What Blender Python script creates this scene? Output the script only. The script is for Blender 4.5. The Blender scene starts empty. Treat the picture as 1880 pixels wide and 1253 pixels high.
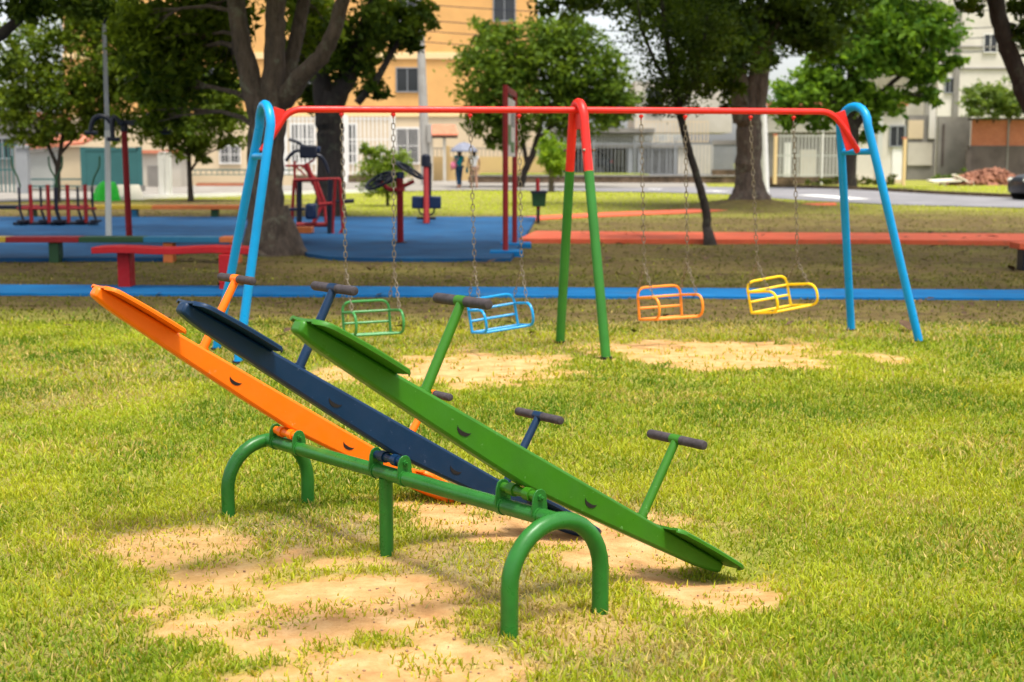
import bpy, bmesh, math, random
import numpy as np
from mathutils import Vector
random.seed(7); RNG = np.random.default_rng(11)
scene = bpy.context.scene
COL = scene.collection
V = lambda *a: np.array(a, dtype=float)

# ------------------------------------------------------------------ camera model
F = 2611.0; CX, CY, CAMH = 940.0, 626.5, 1.6
PITCH = math.atan((CY - 292) / F)
CAM = V(0, 0, CAMH)
def ray(x, y):
    r = (x - CX) / F; u = (CY - y) / F
    return V(r, math.cos(PITCH) + u * math.sin(PITCH), -math.sin(PITCH) + u * math.cos(PITCH))
def smooth(a, b, t):                   # also runs downhill when a > b
    t = np.clip((np.asarray(t, dtype=float) - a) / (b - a), 0, 1); return t * t * (3 - 2 * t)
def ramp(y): return 0.36 * smooth(24, 66, y)
def at(x, y, Y):                       # point seen at (x, y) standing at distance Y
    d = ray(x, y); return CAM + d * (Y / d[1])
def on_ground(x, y):
    d = ray(x, y); lo, hi = 2.0, 400.0
    for _ in range(60):
        m = (lo + hi) / 2; p = CAM + d * (m / d[1])
        if p[2] > ramp(p[1]): lo = m
        else: hi = m
    p = CAM + d * (lo / d[1]); p[2] = float(ramp(p[1])); return p
def plane_hit(x, y, p0, n):
    d = ray(x, y); return CAM + d * (np.dot(np.asarray(p0) - CAM, n) / np.dot(d, n))

# ------------------------------------------------------------------ helpers
def lin(r, g, b, k=1.0):
    f = lambda c: ((c / 255) / 12.92 if c / 255 <= 0.04045 else ((c / 255 + 0.055) / 1.055) ** 2.4)
    return (f(r) * k, f(g) * k, f(b) * k, 1)
def unit(v): v = np.asarray(v, dtype=float); return v / (np.linalg.norm(v) + 1e-12)

class MB:
    def __init__(s): s.v = []; s.f = []
    def add(s, vs, fs):
        o = len(s.v); s.v += [tuple(map(float, p)) for p in vs]; s.f += [tuple(i + o for i in f) for f in fs]; return s
    def box(s, c, size, ax=None):
        ax = ax or (V(1, 0, 0), V(0, 1, 0), V(0, 0, 1)); c = np.asarray(c, float); vs = []
        for k in (-1, 1):
            for j in (-1, 1):
                for i in (-1, 1):
                    vs.append(c + ax[0] * i * size[0] / 2 + ax[1] * j * size[1] / 2 + ax[2] * k * size[2] / 2)
        return s.add(vs, [(0, 2, 3, 1), (4, 5, 7, 6), (0, 1, 5, 4), (2, 6, 7, 3), (0, 4, 6, 2), (1, 3, 7, 5)])
    def span(s, x0, x1, y0, y1, z0, z1):
        return s.box(((x0 + x1) / 2, (y0 + y1) / 2, (z0 + z1) / 2), (abs(x1 - x0), abs(y1 - y0), abs(z1 - z0)))
    def tube(s, pts, r, n=10, cap=True, closed=False):
        pts = [np.asarray(p, float) for p in pts]; m = len(pts)
        rs = list(r) if hasattr(r, '__len__') else [r] * m
        T = []
        for i in range(m):
            if closed: t = pts[(i + 1) % m] - pts[i - 1]
            else: t = pts[min(i + 1, m - 1)] - pts[max(i - 1, 0)]
            T.append(unit(t))
        a = V(0, 0, 1) if abs(T[0][2]) < 0.9 else V(1, 0, 0)
        nrm = unit(a - T[0] * np.dot(a, T[0])); vs = []
        for i in range(m):
            nrm = unit(nrm - T[i] * np.dot(nrm, T[i])); b = np.cross(T[i], nrm)
            for k in range(n):
                an = 2 * math.pi * k / n
                vs.append(pts[i] + (nrm * math.cos(an) + b * math.sin(an)) * rs[i])
        fs = []
        for i in range(m if closed else m - 1):
            j = (i + 1) % m
            for k in range(n):
                fs.append((i * n + k, i * n + (k + 1) % n, j * n + (k + 1) % n, j * n + k))
        if cap and not closed:
            fs.append(tuple(range(n - 1, -1, -1))); fs.append(tuple((m - 1) * n + k for k in range(n)))
        return s.add(vs, fs)
    def prism(s, poly, thick, org, ex, ey, ez):     # polygon in ex,ey; extruded +-thick/2 on ez
        n = len(poly); vs = []
        for k in (-0.5, 0.5):
            for (a, b) in poly: vs.append(np.asarray(org) + ex * a + ey * b + ez * thick * k)
        fs = [tuple(range(n - 1, -1, -1)), tuple(range(n, 2 * n))]
        for i in range(n): j = (i + 1) % n; fs.append((i, j, n + j, n + i))
        return s.add(vs, fs)
    def ball(s, c, r, nu=12, nv=8):
        r = r if hasattr(r, '__len__') else (r, r, r); vs = [V(c[0], c[1], c[2] - r[2])]
        for j in range(1, nv):
            ph = -math.pi / 2 + math.pi * j / nv
            for i in range(nu):
                th = 2 * math.pi * i / nu
                vs.append(V(c[0] + r[0] * math.cos(ph) * math.cos(th), c[1] + r[1] * math.cos(ph) * math.sin(th), c[2] + r[2] * math.sin(ph)))
        vs.append(V(c[0], c[1], c[2] + r[2])); fs = []
        for i in range(nu): fs.append((0, 1 + (i + 1) % nu, 1 + i))
        for j in range(nv - 2):
            for i in range(nu):
                a = 1 + j * nu; fs.append((a + i, a + (i + 1) % nu, a + nu + (i + 1) % nu, a + nu + i))
        a = 1 + (nv - 2) * nu
        for i in range(nu): fs.append((a + i, a + (i + 1) % nu, len(vs) - 1))
        return s.add(vs, fs)

def arc_pts(pts, rad, n=6):            # polyline with rounded corners
    pts = [np.asarray(p, float) for p in pts]; out = [pts[0]]
    for i in range(1, len(pts) - 1):
        a, b, c = pts[i - 1], pts[i], pts[i + 1]
        r = min(rad, np.linalg.norm(a - b) * .49, np.linalg.norm(c - b) * .49)
        p, q = b + unit(a - b) * r, b + unit(c - b) * r
        for k in range(n + 1):
            t = k / n; out.append(p * (1 - t) ** 2 + b * 2 * t * (1 - t) + q * t * t)
    return out + [pts[-1]]

def wloc(o):
    p = V(0, 0, 0)
    while o is not None: p = p + np.array(o.location); o = o.parent
    return p
def mesh_of(name, mb, mat, org=(0, 0, 0), smooth_angle=35):
    me = bpy.data.meshes.new(name)
    me.from_pydata([tuple(np.asarray(p) - org) for p in mb.v], [], mb.f)
    bm = bmesh.new(); bm.from_mesh(me); bmesh.ops.recalc_face_normals(bm, faces=bm.faces); bm.to_mesh(me); bm.free()
    me.materials.append(mat)
    me.polygons.foreach_set('use_smooth', [True] * len(me.polygons))
    me.set_sharp_from_angle(angle=math.radians(smooth_angle)); me.update()
    return me
def tag(o, label=None, cat=None, group=None, kind=None):
    if label: o['label'] = label
    if cat: o['category'] = cat
    if group: o['group'] = group
    if kind: o['kind'] = kind
    return o
def part(name, mb, mat, parent=None, bevel=0, label=None, org=None, sharp=35):
    if parent is not None: o_ = wloc(parent)
    else: o_ = np.asarray(org if org is not None else (0, 0, 0), float)
    o = bpy.data.objects.new(name, mesh_of(name, mb, mat, o_, sharp)); COL.objects.link(o)
    if parent is not None: o.parent = parent
    else: o.location = tuple(o_)
    if label: o['label'] = label
    if bevel:
        m = o.modifiers.new('bevel', 'BEVEL'); m.width = bevel; m.segments = 2; m.limit_method = 'ANGLE'; m.angle_limit = math.radians(40)
    return o
def thing(name, label, cat, loc, group=None):
    o = bpy.data.objects.new(name, None); COL.objects.link(o); o.location = tuple(map(float, loc)); o.empty_display_size = .2
    return tag(o, label, cat, group)
def struct(name, mb, mat, bevel=0, label=None):
    o = part(name, mb, mat, None, bevel); o['kind'] = 'structure'
    if label: o['label'] = label
    return o

# ------------------------------------------------------------------ numpy noise
_perm = RNG.random((256, 256))
def vnoise(x, y):
    xi = np.floor(x).astype(int); yi = np.floor(y).astype(int); fx = x - xi; fy = y - yi
    fx = fx * fx * (3 - 2 * fx); fy = fy * fy * (3 - 2 * fy); g = lambda a, b: _perm[a % 256, b % 256]
    return (g(xi, yi) * (1 - fx) + g(xi + 1, yi) * fx) * (1 - fy) + (g(xi, yi + 1) * (1 - fx) + g(xi + 1, yi + 1) * fx) * fy
def fbm(x, y, sc, oc=4):
    t = 0; a = .5; s = sc; tot = 0
    for i in range(oc): t = t + a * vnoise(x * s + 17.3 * i, y * s + 9.1 * i); tot += a; a *= .55; s *= 2.03
    return t / tot

# ------------------------------------------------------------------ materials
def new_mat(name):
    m = bpy.data.materials.new(name); m.use_nodes = True; nt = m.node_tree
    return m, nt, nt.nodes['Principled BSDF']
def noise(nt, scale, detail=4, rough=.55, vec=None, w=None):
    n = nt.nodes.new('ShaderNodeTexNoise'); n.inputs['Scale'].default_value = scale; n.inputs['Detail'].default_value = detail
    n.inputs['Roughness'].default_value = rough
    if vec is not None: nt.links.new(vec, n.inputs['Vector'])
    return n.outputs['Fac']
def rampn(nt, fac, stops):
    r = nt.nodes.new('ShaderNodeValToRGB'); e = r.color_ramp.elements
    while len(e) < len(stops): e.new(0.5)
    for i, (p, c) in enumerate(stops): e[i].position = p; e[i].color = c if len(c) == 4 else (*c, 1)
    nt.links.new(fac, r.inputs['Fac']); return r.outputs['Color']
def mixc(nt, fac, a, b, mode='MIX'):
    m = nt.nodes.new('ShaderNodeMix'); m.data_type = 'RGBA'; m.blend_type = mode
    for sock, val in ((m.inputs[0], fac), (m.inputs[6], a), (m.inputs[7], b)):
        if isinstance(val, (int, float)): sock.default_value = val
        elif isinstance(val, tuple): sock.default_value = val
        else: nt.links.new(val, sock)
    return m.outputs[2]
def bump(nt, bs, h, strength, dist=.01):
    b = nt.nodes.new('ShaderNodeBump'); b.inputs['Strength'].default_value = strength; b.inputs['Distance'].default_value = dist
    nt.links.new(h, b.inputs['Height']); nt.links.new(b.outputs['Normal'], bs.inputs['Normal'])
def pos(nt): return nt.nodes.new('ShaderNodeNewGeometry').outputs['Position']
def shift(c, k): return (min(c[0] * k, 1), min(c[1] * k, 1), min(c[2] * k, 1), 1)

def paint(name, c, rough=.38, wear=.5, scale=6, chip=None, bumps=.12):
    m, nt, bs = new_mat(name); p = pos(nt)
    col = rampn(nt, noise(nt, scale, 6, .65, p), [(.3, shift(c, 1 - .28 * wear)), (.7, shift(c, 1 + .14 * wear))])
    if chip:                                     # chipped spots with a shape of their own
        f = rampn(nt, noise(nt, 24, 8, .78, p), [(.63, (0, 0, 0)), (.655, (1, 1, 1))])
        col = mixc(nt, f, col, chip)
    nt.links.new(col, bs.inputs['Base Color'])
    rr = rampn(nt, noise(nt, 14, 5, .6, p), [(.3, (rough * .75,) * 3), (.7, (min(1, rough * 1.4),) * 3)])
    bs.inputs['Specular IOR Level'].default_value = .32
    nt.links.new(rr, bs.inputs['Roughness']); bump(nt, bs, noise(nt, 55, 4, .6, p), bumps, .004)
    return m
def rough_mat(name, c1, c2, scale=3, rough=.85, bstr=.4, bscale=30, bdist=.02, grime=None):
    m, nt, bs = new_mat(name); p = pos(nt); col = rampn(nt, noise(nt, scale, 8, .65, p), [(.32, c1), (.68, c2)])
    if grime:                                    # trodden-in soil and scuffs
        col = mixc(nt, rampn(nt, noise(nt, 1.9, 10, .78, p), [(.54, (0, 0, 0)), (.68, (.75, .75, .75))]), col, grime)
        col = mixc(nt, rampn(nt, noise(nt, 17, 6, .7, p), [(.62, (0, 0, 0)), (.68, (.6, .6, .6))]), col, grime)
    nt.links.new(col, bs.inputs['Base Color'])
    bs.inputs['Roughness'].default_value = rough; bs.inputs['Specular IOR Level'].default_value = .2; bump(nt, bs, noise(nt, bscale, 6, .65, p), bstr, bdist); return m
def attr_mat(name, trans=.35, rough=.6, gloss=.2):
    m, nt, bs = new_mat(name); a = nt.nodes.new('ShaderNodeAttribute'); a.attribute_name = 'tint'
    nt.links.new(a.outputs['Color'], bs.inputs['Base Color']); bs.inputs['Roughness'].default_value = rough
    bs.inputs['Specular IOR Level'].default_value = gloss
    tr = nt.nodes.new('ShaderNodeBsdfTranslucent'); mx = nt.nodes.new('ShaderNodeMixShader'); mx.inputs[0].default_value = trans
    hs = nt.nodes.new('ShaderNodeMix'); hs.data_type = 'RGBA'; hs.blend_type = 'MULTIPLY'; hs.inputs[0].default_value = 1
    nt.links.new(a.outputs['Color'], hs.inputs[6]); hs.inputs[7].default_value = (1.25, 1.2, .5, 1)
    nt.links.new(hs.outputs[2], tr.inputs['Color'])
    nt.links.new(bs.outputs[0], mx.inputs[1]); nt.links.new(tr.outputs[0], mx.inputs[2])
    nt.links.new(mx.outputs[0], nt.nodes['Material Output'].inputs['Surface']); return m

M = {}
M['orange'] = paint('orange_paint', (.86, .155, .001, 1), .38, .3, 5, (.55, .22, .06, 1))
M['navy'] = paint('navy_paint', (.002, .021, .060, 1), .38, .5, 5, (.06, .08, .14, 1))
M['green'] = paint('green_paint', (.032, .150, .006, 1), .36, .5, 5, (.10, .25, .06, 1))
M['frame_green'] = paint('frame_green_paint', (.020, .135, .018, 1), .3, .7, 8, (.02, .06, .02, 1))
M['grip'] = rough_mat('grip_rubber', (.035, .028, .03, 1), (.075, .062, .066, 1), 40, .6, .3, 200, .002)
M['sky_blue'] = paint('sky_blue_paint', (.001, .27, .60, 1), .33, .4, 5)
M['red'] = paint('red_paint', (.72, .022, .014, 1), .33, .45, 5)
M['red_bench'] = paint('red_bench_paint', (.46, .010, .014, 1), .6, .5, 4)
M['deep_red'] = paint('deep_red_paint', (.27, .012, .014, 1), .5, .6, 4)
M['leg_green'] = paint('leg_green_paint', (.03, .17, .02, 1), .35, .5, 5)
M['yellow'] = paint('yellow_paint', (.86, .56, .004, 1), .36, .3)
M['swing_orange'] = paint('swing_orange_paint', (.86, .26, .02, 1), .36, .4)
M['swing_green'] = paint('swing_green_paint', (.04, .22, .05, 1), .36, .4)
M['dark'] = paint('dark_blue_black_paint', (.008, .01, .022, 1), .4, .6)
M['pad'] = paint('dark_blue_pad_paint', (.006, .018, .06, 1), .4, .5)
M['slot'] = paint('slot_dark', (.012, .008, .006, 1), .8, .3)
m, nt, bs = new_mat('chain_metal'); p = pos(nt)
nt.links.new(rampn(nt, noise(nt, 60, 4, .6, p), [(.35, (.11, .08, .055, 1)), (.65, (.36, .30, .22, 1))]), bs.inputs['Base Color'])
bs.inputs['Metallic'].default_value = .75; bs.inputs['Roughness'].default_value = .45; M['chain'] = m
M['path_blue'] = rough_mat('blue_painted_concrete', (.001, .115, .33, 1), (.008, .175, .42, 1), 1.4, .9, .3, 60, .004, (.05, .11, .19, 1))
M['rubber'] = rough_mat('blue_rubber_floor', (.004, .042, .120, 1), (.012, .085, .20, 1), .9, .8, .4, 90, .004, (.035, .065, .11, 1))
M['path_red'] = rough_mat('red_painted_concrete', (.52, .085, .035, 1), (.66, .13, .06, 1), 1.6, .75, .3, 60, .004, (.30, .12, .065, 1))
M['asphalt'] = rough_mat('asphalt', (.16, .155, .16, 1), (.24, .23, .235, 1), .6, .9, .4, 60, .01)
M['concrete'] = rough_mat('pavement_concrete', (.20, .18, .15, 1), (.30, .275, .24, 1), .8, .9, .3, 30, .01)
M['white'] = paint('white_paint', (.72, .70, .66, 1), .6, .3, 1.5)
M['offwhite'] = paint('offwhite_paint', (.50, .50, .46, 1), .7, .5, .9)
M['cream'] = paint('cream_wall_paint', (.58, .46, .30, 1), .8, .3, .5)
M['ochre'] = paint('ochre_wall_paint', (.68, .37, .125, 1), .8, .5, .6)
M['yellow_wall'] = paint('yellow_wall_paint', (.55, .38, .17, 1), .8, .3, .5)
M['band'] = paint('cream_band_paint', (.80, .58, .30, 1), .8, .3, .5)
M['grey_wall'] = rough_mat('grey_render', (.16, .15, .135, 1), (.26, .24, .215, 1), .7, .9, .3, 20, .01)
M['dark_wall'] = rough_mat('dark_stained_render', (.07, .055, .05, 1), (.13, .105, .095, 1), .9, .9, .3, 20, .01)
M['beige'] = rough_mat('beige_render', (.42, .38, .31, 1), (.54, .50, .43, 1), .5, .9, .2, 20, .01)
M['pale'] = rough_mat('pale_render', (.52, .48, .41, 1), (.64, .60, .53, 1), .4, .9, .2, 20, .01)
M['stone'] = rough_mat('brown_stone', (.05, .035, .022, 1), (.19, .13, .085, 1), 1.8, .9, .9, 3, .1)
M['teal'] = paint('teal_steel_paint', (.03, .115, .115, 1), .55, .5, .8)
M['grey_steel'] = paint('grey_steel_paint', (.26, .27, .28, 1), .5, .5, 1.2)
M['pole_grey'] = rough_mat('pole_concrete', (.30, .28, .25, 1), (.42, .40, .37, 1), 1.5, .9, .3, 20, .01)
M['roof_tile'] = rough_mat('terracotta', (.42, .13, .07, 1), (.58, .22, .13, 1), 4, .85, .6, 12, .03)
m, nt, bs = new_mat('dark_glass'); bs.inputs['Base Color'].default_value = (.02, .022, .025, 1); bs.inputs['Roughness'].default_value = .12; M['glass'] = m
m, nt, bs = new_mat('red_lens'); bs.inputs['Base Color'].default_value = (.7, .03, .05, 1); bs.inputs['Roughness'].default_value = .15; M['lens'] = m
m, nt, bs = new_mat('headlight_lens'); bs.inputs['Base Color'].default_value = (.55, .55, .45, 1); bs.inputs['Roughness'].default_value = .1; M['headlamp'] = m
M['car'] = paint('dark_car_paint', (.010, .011, .018, 1), .3, .2, 2, None, 0.02)
M['tyre'] = rough_mat('tyre_rubber', (.012, .012, .012, 1), (.03, .03, .03, 1), 8, .85)
M['rim'] = paint('grey_rim', (.12, .12, .13, 1), .35, .3)
M['bag'] = rough_mat('bright_green_sheet', (.02, .55, .03, 1), (.05, .72, .06, 1), 2, .45, .8, 5, .08)
M['board'] = paint('cream_board', (.66, .60, .48, 1), .6, .3, 1)
M['skin'] = rough_mat('skin', (.32, .17, .11, 1), (.38, .21, .14, 1), 8, .55, .1)
M['hair'] = rough_mat('black_hair', (.008, .006, .005, 1), (.02, .015, .012, 1), 40, .5)
M['teal_cloth'] = rough_mat('teal_cloth', (.0, .13, .16, 1), (.01, .18, .22, 1), 12, .85)
M['white_cloth'] = rough_mat('white_cloth', (.68, .66, .66, 1), (.78, .76, .76, 1), 12, .85)
M['denim'] = rough_mat('denim', (.01, .035, .075, 1), (.02, .05, .10, 1), 20, .85)
M['pink_cloth'] = rough_mat('pink_cloth', (.55, .14, .22, 1), (.65, .2, .28, 1), 9, .8)
M['tan_cloth'] = rough_mat('tan_cloth', (.36, .22, .15, 1), (.44, .28, .2, 1), 9, .8)
M['brolly'] = rough_mat('grey_brolly_cloth', (.17, .18, .23, 1), (.23, .24, .30, 1), 4, .7)
def bark(name, c1, c2, c3):
    m, nt, bs = new_mat(name); p = pos(nt); mp = nt.nodes.new('ShaderNodeMapping'); mp.inputs['Scale'].default_value = (1, 1, .22); nt.links.new(p, mp.inputs['Vector'])
    col = rampn(nt, noise(nt, 14, 8, .7, mp.outputs[0]), [(.3, c1), (.72, c2)])
    col = mixc(nt, rampn(nt, noise(nt, 3.5, 6, .7, p), [(.56, (0, 0, 0)), (.66, (.8, .8, .8))]), col, c3)
    nt.links.new(col, bs.inputs['Base Color']); bs.inputs['Roughness'].default_value = .9
    bump(nt, bs, noise(nt, 20, 8, .75, mp.outputs[0]), 1.0, .12); return m
M['bark'] = bark('brown_bark', (.05, .036, .028, 1), (.22, .155, .115, 1), (.24, .23, .16, 1))
M['bark_dark'] = bark('dark_bark', (.018, .014, .011, 1), (.065, .045, .035, 1), (.08, .08, .05, 1))
M['leaf'] = attr_mat('leaf', .5, .55, .12)
M['blade'] = attr_mat('grass_blade', .38, .55)
def brick_mat():
    m, nt, bs = new_mat('red_brick'); tc = pos(nt); sp = nt.nodes.new('ShaderNodeSeparateXYZ'); nt.links.new(tc, sp.inputs[0])
    cb = nt.nodes.new('ShaderNodeCombineXYZ'); nt.links.new(sp.outputs['X'], cb.inputs['X']); nt.links.new(sp.outputs['Z'], cb.inputs['Y'])
    b = nt.nodes.new('ShaderNodeTexBrick'); nt.links.new(cb.outputs[0], b.inputs['Vector']); b.inputs['Scale'].default_value = 3.2
    b.inputs['Color1'].default_value = (.42, .12, .05, 1); b.inputs['Color2'].default_value = (.55, .19, .09, 1); b.inputs['Mortar'].default_value = (.36, .2, .13, 1)
    b.inputs['Mortar Size'].default_value = .015
    nt.links.new(mixc(nt, noise(nt, 1.3, 6, .7, tc), b.outputs['Color'], (.30, .10, .05, 1)), bs.inputs['Base Color']); bs.inputs['Roughness'].default_value = .9
    bump(nt, bs, b.outputs['Fac'], .5, .02); return m
M['brick'] = brick_mat()
M['rubble'] = rough_mat('broken_brick', (.15, .065, .04, 1), (.40, .18, .11, 1), 3, .9, .5, 20, .02)

# ------------------------------------------------------------------ ground masks
RA = V(-1.117, 6.385, 0); BD = V(.618, -.786, 0); UD = V(.786, .618, 0)
AX = [('orange', .184, .386), ('navy', 1.017, .411), ('green', 1.858, .431)]
LOW = [RA + BD * s + UD * 1.02 for _, s, _ in AX]
T3B = on_ground(1375, 381)
def ell(px, py, rx, ry):
    c = on_ground(px, py); e = on_ground(px + rx, py); n = on_ground(px, py - ry); f = on_ground(px, py + ry)
    return c[0], (n[1] + f[1]) / 2, abs(e[0] - c[0]), (n[1] - f[1]) / 2
BARE = [(ell(*q[:4]), q[4]) for q in [
    (290, 1008, 180, 52, .68), (590, 1130, 290, 95, 1.0), (690, 1235, 250, 80, 1.0), (420, 1075, 170, 40, .85), (1000, 958, 290, 36, 1.0), (830, 925, 160, 32, .9),
    (1290, 1078, 170, 52, 1.0), (1160, 1010, 170, 45, .95), (860, 678, 215, 34, 1.0), (650, 690, 100, 20, .8), (1330, 652, 235, 29, 1.0), (1630, 660, 40, 8, .8), (1080, 1150, 160, 60, .45), (700, 1015, 120, 30, .3)]]
DRY = [(ell(*q[:4]), q[4]) for q in [(560, 975, 170, 40, .9), (850, 1075, 240, 75, .8), (300, 680, 330, 40, .45), (1050, 1190, 330, 70, .6), (900, 620, 300, 40, .5), (150, 720, 120, 40, .5), (1300, 600, 300, 40, .5), (1650, 590, 260, 40, .6), (280, 1000, 230, 70, .6), (1000, 960, 330, 60, .5), (150, 1180, 200, 80, .25)]]
def mask(L, x, y, jag=.55):
    out = np.zeros_like(x); nz = fbm(x, y, 2.3, 5) - .5; n2 = fbm(x + 40, y + 11, 8, 4) - .5
    for (cx, cy, rx, ry), w in L:
        d = np.sqrt(((x - cx) / rx) ** 2 + ((y - cy) / ry) ** 2)
        out = np.maximum(out, w * (1 - smooth(.55, 1.2, d + nz * jag * 2.3 + n2 * 1.1)))
    return out
def dirt_shade_mask(x, y):                   # worn, brown, thin lawn under the big trees, with tree shade painted in
    n = fbm(x * .55, y, .55, 5) - .5
    band = smooth(12.8, 15.5, y + n * 4) * (1 - smooth(33, 41, y + n * 10 + (x > 2) * -3 - 12 * smooth(-3.5, -8, x)))
    m = band * (.72 + 1.1 * (fbm(x + 3, y * 1.7, .8, 4) - .22))
    sh = np.exp(-((x - T3B[0]) ** 2 / 20 + (y - T3B[1]) ** 2 / 14)); return np.clip(np.maximum(m, sh), 0, 1)
def ground_z(x, y):
    x = np.asarray(x, float); y = np.asarray(y, float)
    z = ramp(y) + .022 * (fbm(x, y, .9, 3) - .5) * smooth(0, 3, y)
    for p, dp in zip(LOW, (.065, .075, .08)): z = z - dp * np.exp(-(((x - p[0]) / .34) ** 2 + ((y - p[1]) / .34) ** 2))
    z = z + .28 * np.exp(-((x - T3B[0]) ** 2 + (y - T3B[1]) ** 2) / 2.6)
    return z
def gz1(x, y): return float(ground_z(np.array([x]), np.array([y]))[0])

def build_ground():
    def axis(dense0, dense1, step, lo, hi, g):
        a = list(np.arange(dense0, dense1 + 1e-6, step)); s = step; b = []; t = dense1
        while t < hi: s *= g; t += s; b.append(min(t, hi))
        s = step; c = []; t = dense0
        while t > lo: s *= g; t -= s; c.append(max(t, lo))
        return np.array(c[::-1] + a + b)
    xs = axis(-6.5, 6.5, .07, -160, 160, 1.045); ys = axis(3.2, 15, .06, -12, 420, 1.018)
    X, Y = np.meshgrid(xs, ys); x = X.ravel(); y = Y.ravel(); z = ground_z(x, y)
    bare = mask(BARE, x, y); z = z + bare * .012 * (fbm(x, y, 7, 3) - .6)
    nx, ny = len(xs), len(ys); i = np.arange(nx - 1); j = np.arange(ny - 1); I, J = np.meshgrid(i, j); a = (J * nx + I).ravel()
    faces = np.stack([a, a + 1, a + nx + 1, a + nx], 1).astype(np.int32)
    me = bpy.data.meshes.new('ground'); me.vertices.add(len(x)); me.vertices.foreach_set('co', np.stack([x, y, z], 1).ravel().astype(np.float32))
    me.loops.add(faces.size); me.loops.foreach_set('vertex_index', faces.ravel()); me.polygons.add(len(faces))
    me.polygons.foreach_set('loop_start', np.arange(0, faces.size, 4, dtype=np.int32)); me.polygons.foreach_set('use_smooth', np.ones(len(faces), bool))
    me.update()
    at_ = me.attributes.new('wear', 'FLOAT_COLOR', 'POINT')
    at_.data.foreach_set('color', np.stack([bare, dirt_shade_mask(x, y), mask(DRY, x, y), np.ones_like(x)], 1).ravel().astype(np.float32))
    m, nt, bs = new_mat('lawn_ground'); p = pos(nt); A = nt.nodes.new('ShaderNodeAttribute'); A.attribute_name = 'wear'
    S = nt.nodes.new('ShaderNodeSeparateColor'); nt.links.new(A.outputs['Color'], S.inputs[0])
    g = rampn(nt, noise(nt, 5, 10, .75, p), [(.28, (.09, .11, .012, 1)), (.5, (.22, .27, .018, 1)), (.72, (.36, .40, .03, 1))])
    thatch = rampn(nt, noise(nt, 34, 8, .7, p), [(.3, (.09, .07, .022, 1)), (.7, (.40, .31, .10, 1))])
    g = mixc(nt, .45, g, thatch)
    dry = rampn(nt, noise(nt, 30, 8, .75, p), [(.3, (.10, .07, .035, 1)), (.7, (.36, .27, .14, 1))])
    g = mixc(nt, S.outputs[2], g, dry)
    dirt_shade = rampn(nt, noise(nt, 3.5, 10, .75, p), [(.3, (.045, .028, .013, 1)), (.5, (.115, .078, .030, 1)), (.7, (.18, .155, .030, 1))])
    g = mixc(nt, S.outputs[1], g, dirt_shade)
    sand = rampn(nt, noise(nt, 6, 10, .7, p), [(.25, (.36, .175, .065, 1)), (.48, (.56, .31, .12, 1)), (.75, (.72, .47, .23, 1))])
    sand = mixc(nt, rampn(nt, noise(nt, 90, 3, .6, p), [(.66, (0, 0, 0)), (.72, (.7, .7, .7))]), sand, (.16, .09, .05, 1))
    g = mixc(nt, S.outputs[0], g, sand); nt.links.new(g, bs.inputs['Base Color']); bs.inputs['Roughness'].default_value = .95; bs.inputs['Specular IOR Level'].default_value = .15
    bump(nt, bs, noise(nt, 26, 10, .75, p), .7, .03); me.materials.append(m)
    o = bpy.data.objects.new('ground', me); COL.objects.link(o); o['kind'] = 'structure'; o['label'] = 'worn park lawn ground with bare sandy patches'
build_ground()

# polygons where nothing grows
FLOOR = [(-14, 22.3), (-5.4, 22.25), (-5.62, 23.6), (-5.45, 25.0), (-4.75, 25.9), (-4.0, 25.5), (-3.62, 24.4), (-3.35, 23.3), (-2.9, 22.55), (-2.4, 22.3), (-.9, 22.15), (-.02, 22.2), (.62, 36.4), (-14, 36.4)]
BLUE = [(-13, 17.05), (13, 15.75), (13, 16.75), (-13, 18.25)]
RED1 = [(.12, 27.1), (3, 26.95), (7, 26.8), (10.6, 26.2), (16, 25.6), (16, 28.4), (10.6, 28.9), (5, 29.3), (.5, 29.8)]
R2n = [(790, 407.5), (940, 406), (985, 405), (1100, 399.5), (1250, 393), (1400, 384), (1535, 377.5)]
R2f = [(1535, 374), (1400, 378), (1250, 387), (1100, 392.5), (985, 398.5), (940, 401), (790, 403.5)]
RED2 = [tuple(on_ground(*q)[:2]) for q in R2n + R2f]
ROADN = [(700, 353), (870, 350), (1000, 351), (1200, 354), (1350, 358), (1420, 365), (1500, 370), (1640, 377), (1880, 383)]
ROADF = [(1880, 365.5), (1720, 358), (1580, 350), (1460, 345.5), (1300, 344), (1000, 343.5), (870, 343.5), (700, 346)]
ROAD = [tuple(on_ground(*q)[:2]) for q in ROADN] ; rr = ROAD[-1]; 
ROADFw = [tuple(on_ground(*q)[:2]) for q in ROADF]
ROAD = ROAD + [(60, rr[1] - 16), (60, ROADFw[0][1] - 18)] + ROADFw
PAVN = [(-200, 374), (0, 372), (200, 367.5), (290, 364), (455, 359.5), (600, 355), (700, 353)]
PAV = [tuple(on_ground(*q)[:2]) for q in PAVN] + [tuple(on_ground(*q)[:2]) for q in [(700, 346), (870, 343.5), (1000, 343.5), (1300, 344)]] + [(13, 100), (-60, 100), (-60, 60)]
def inside(poly, x, y):
    r = np.zeros(x.shape, bool); n = len(poly)
    for i in range(n):
        x0, y0 = poly[i]; x1, y1 = poly[(i + 1) % n]
        if y0 == y1: continue
        c = ((y0 > y) != (y1 > y)) & (x < (x1 - x0) * (y - y0) / (y1 - y0) + x0); r ^= c
    return r
def slab(poly, top, bot=-.12):
    mb = MB(); n = len(poly)
    mb.add([(x, y, float(ramp(y)) + top) for x, y in poly] + [(x, y, float(ramp(y)) + bot) for x, y in poly],
           [tuple(range(n)), tuple(range(2 * n - 1, n - 1, -1))] + [(i, (i + 1) % n, n + (i + 1) % n, n + i) for i in range(n)])
    return mb
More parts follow.
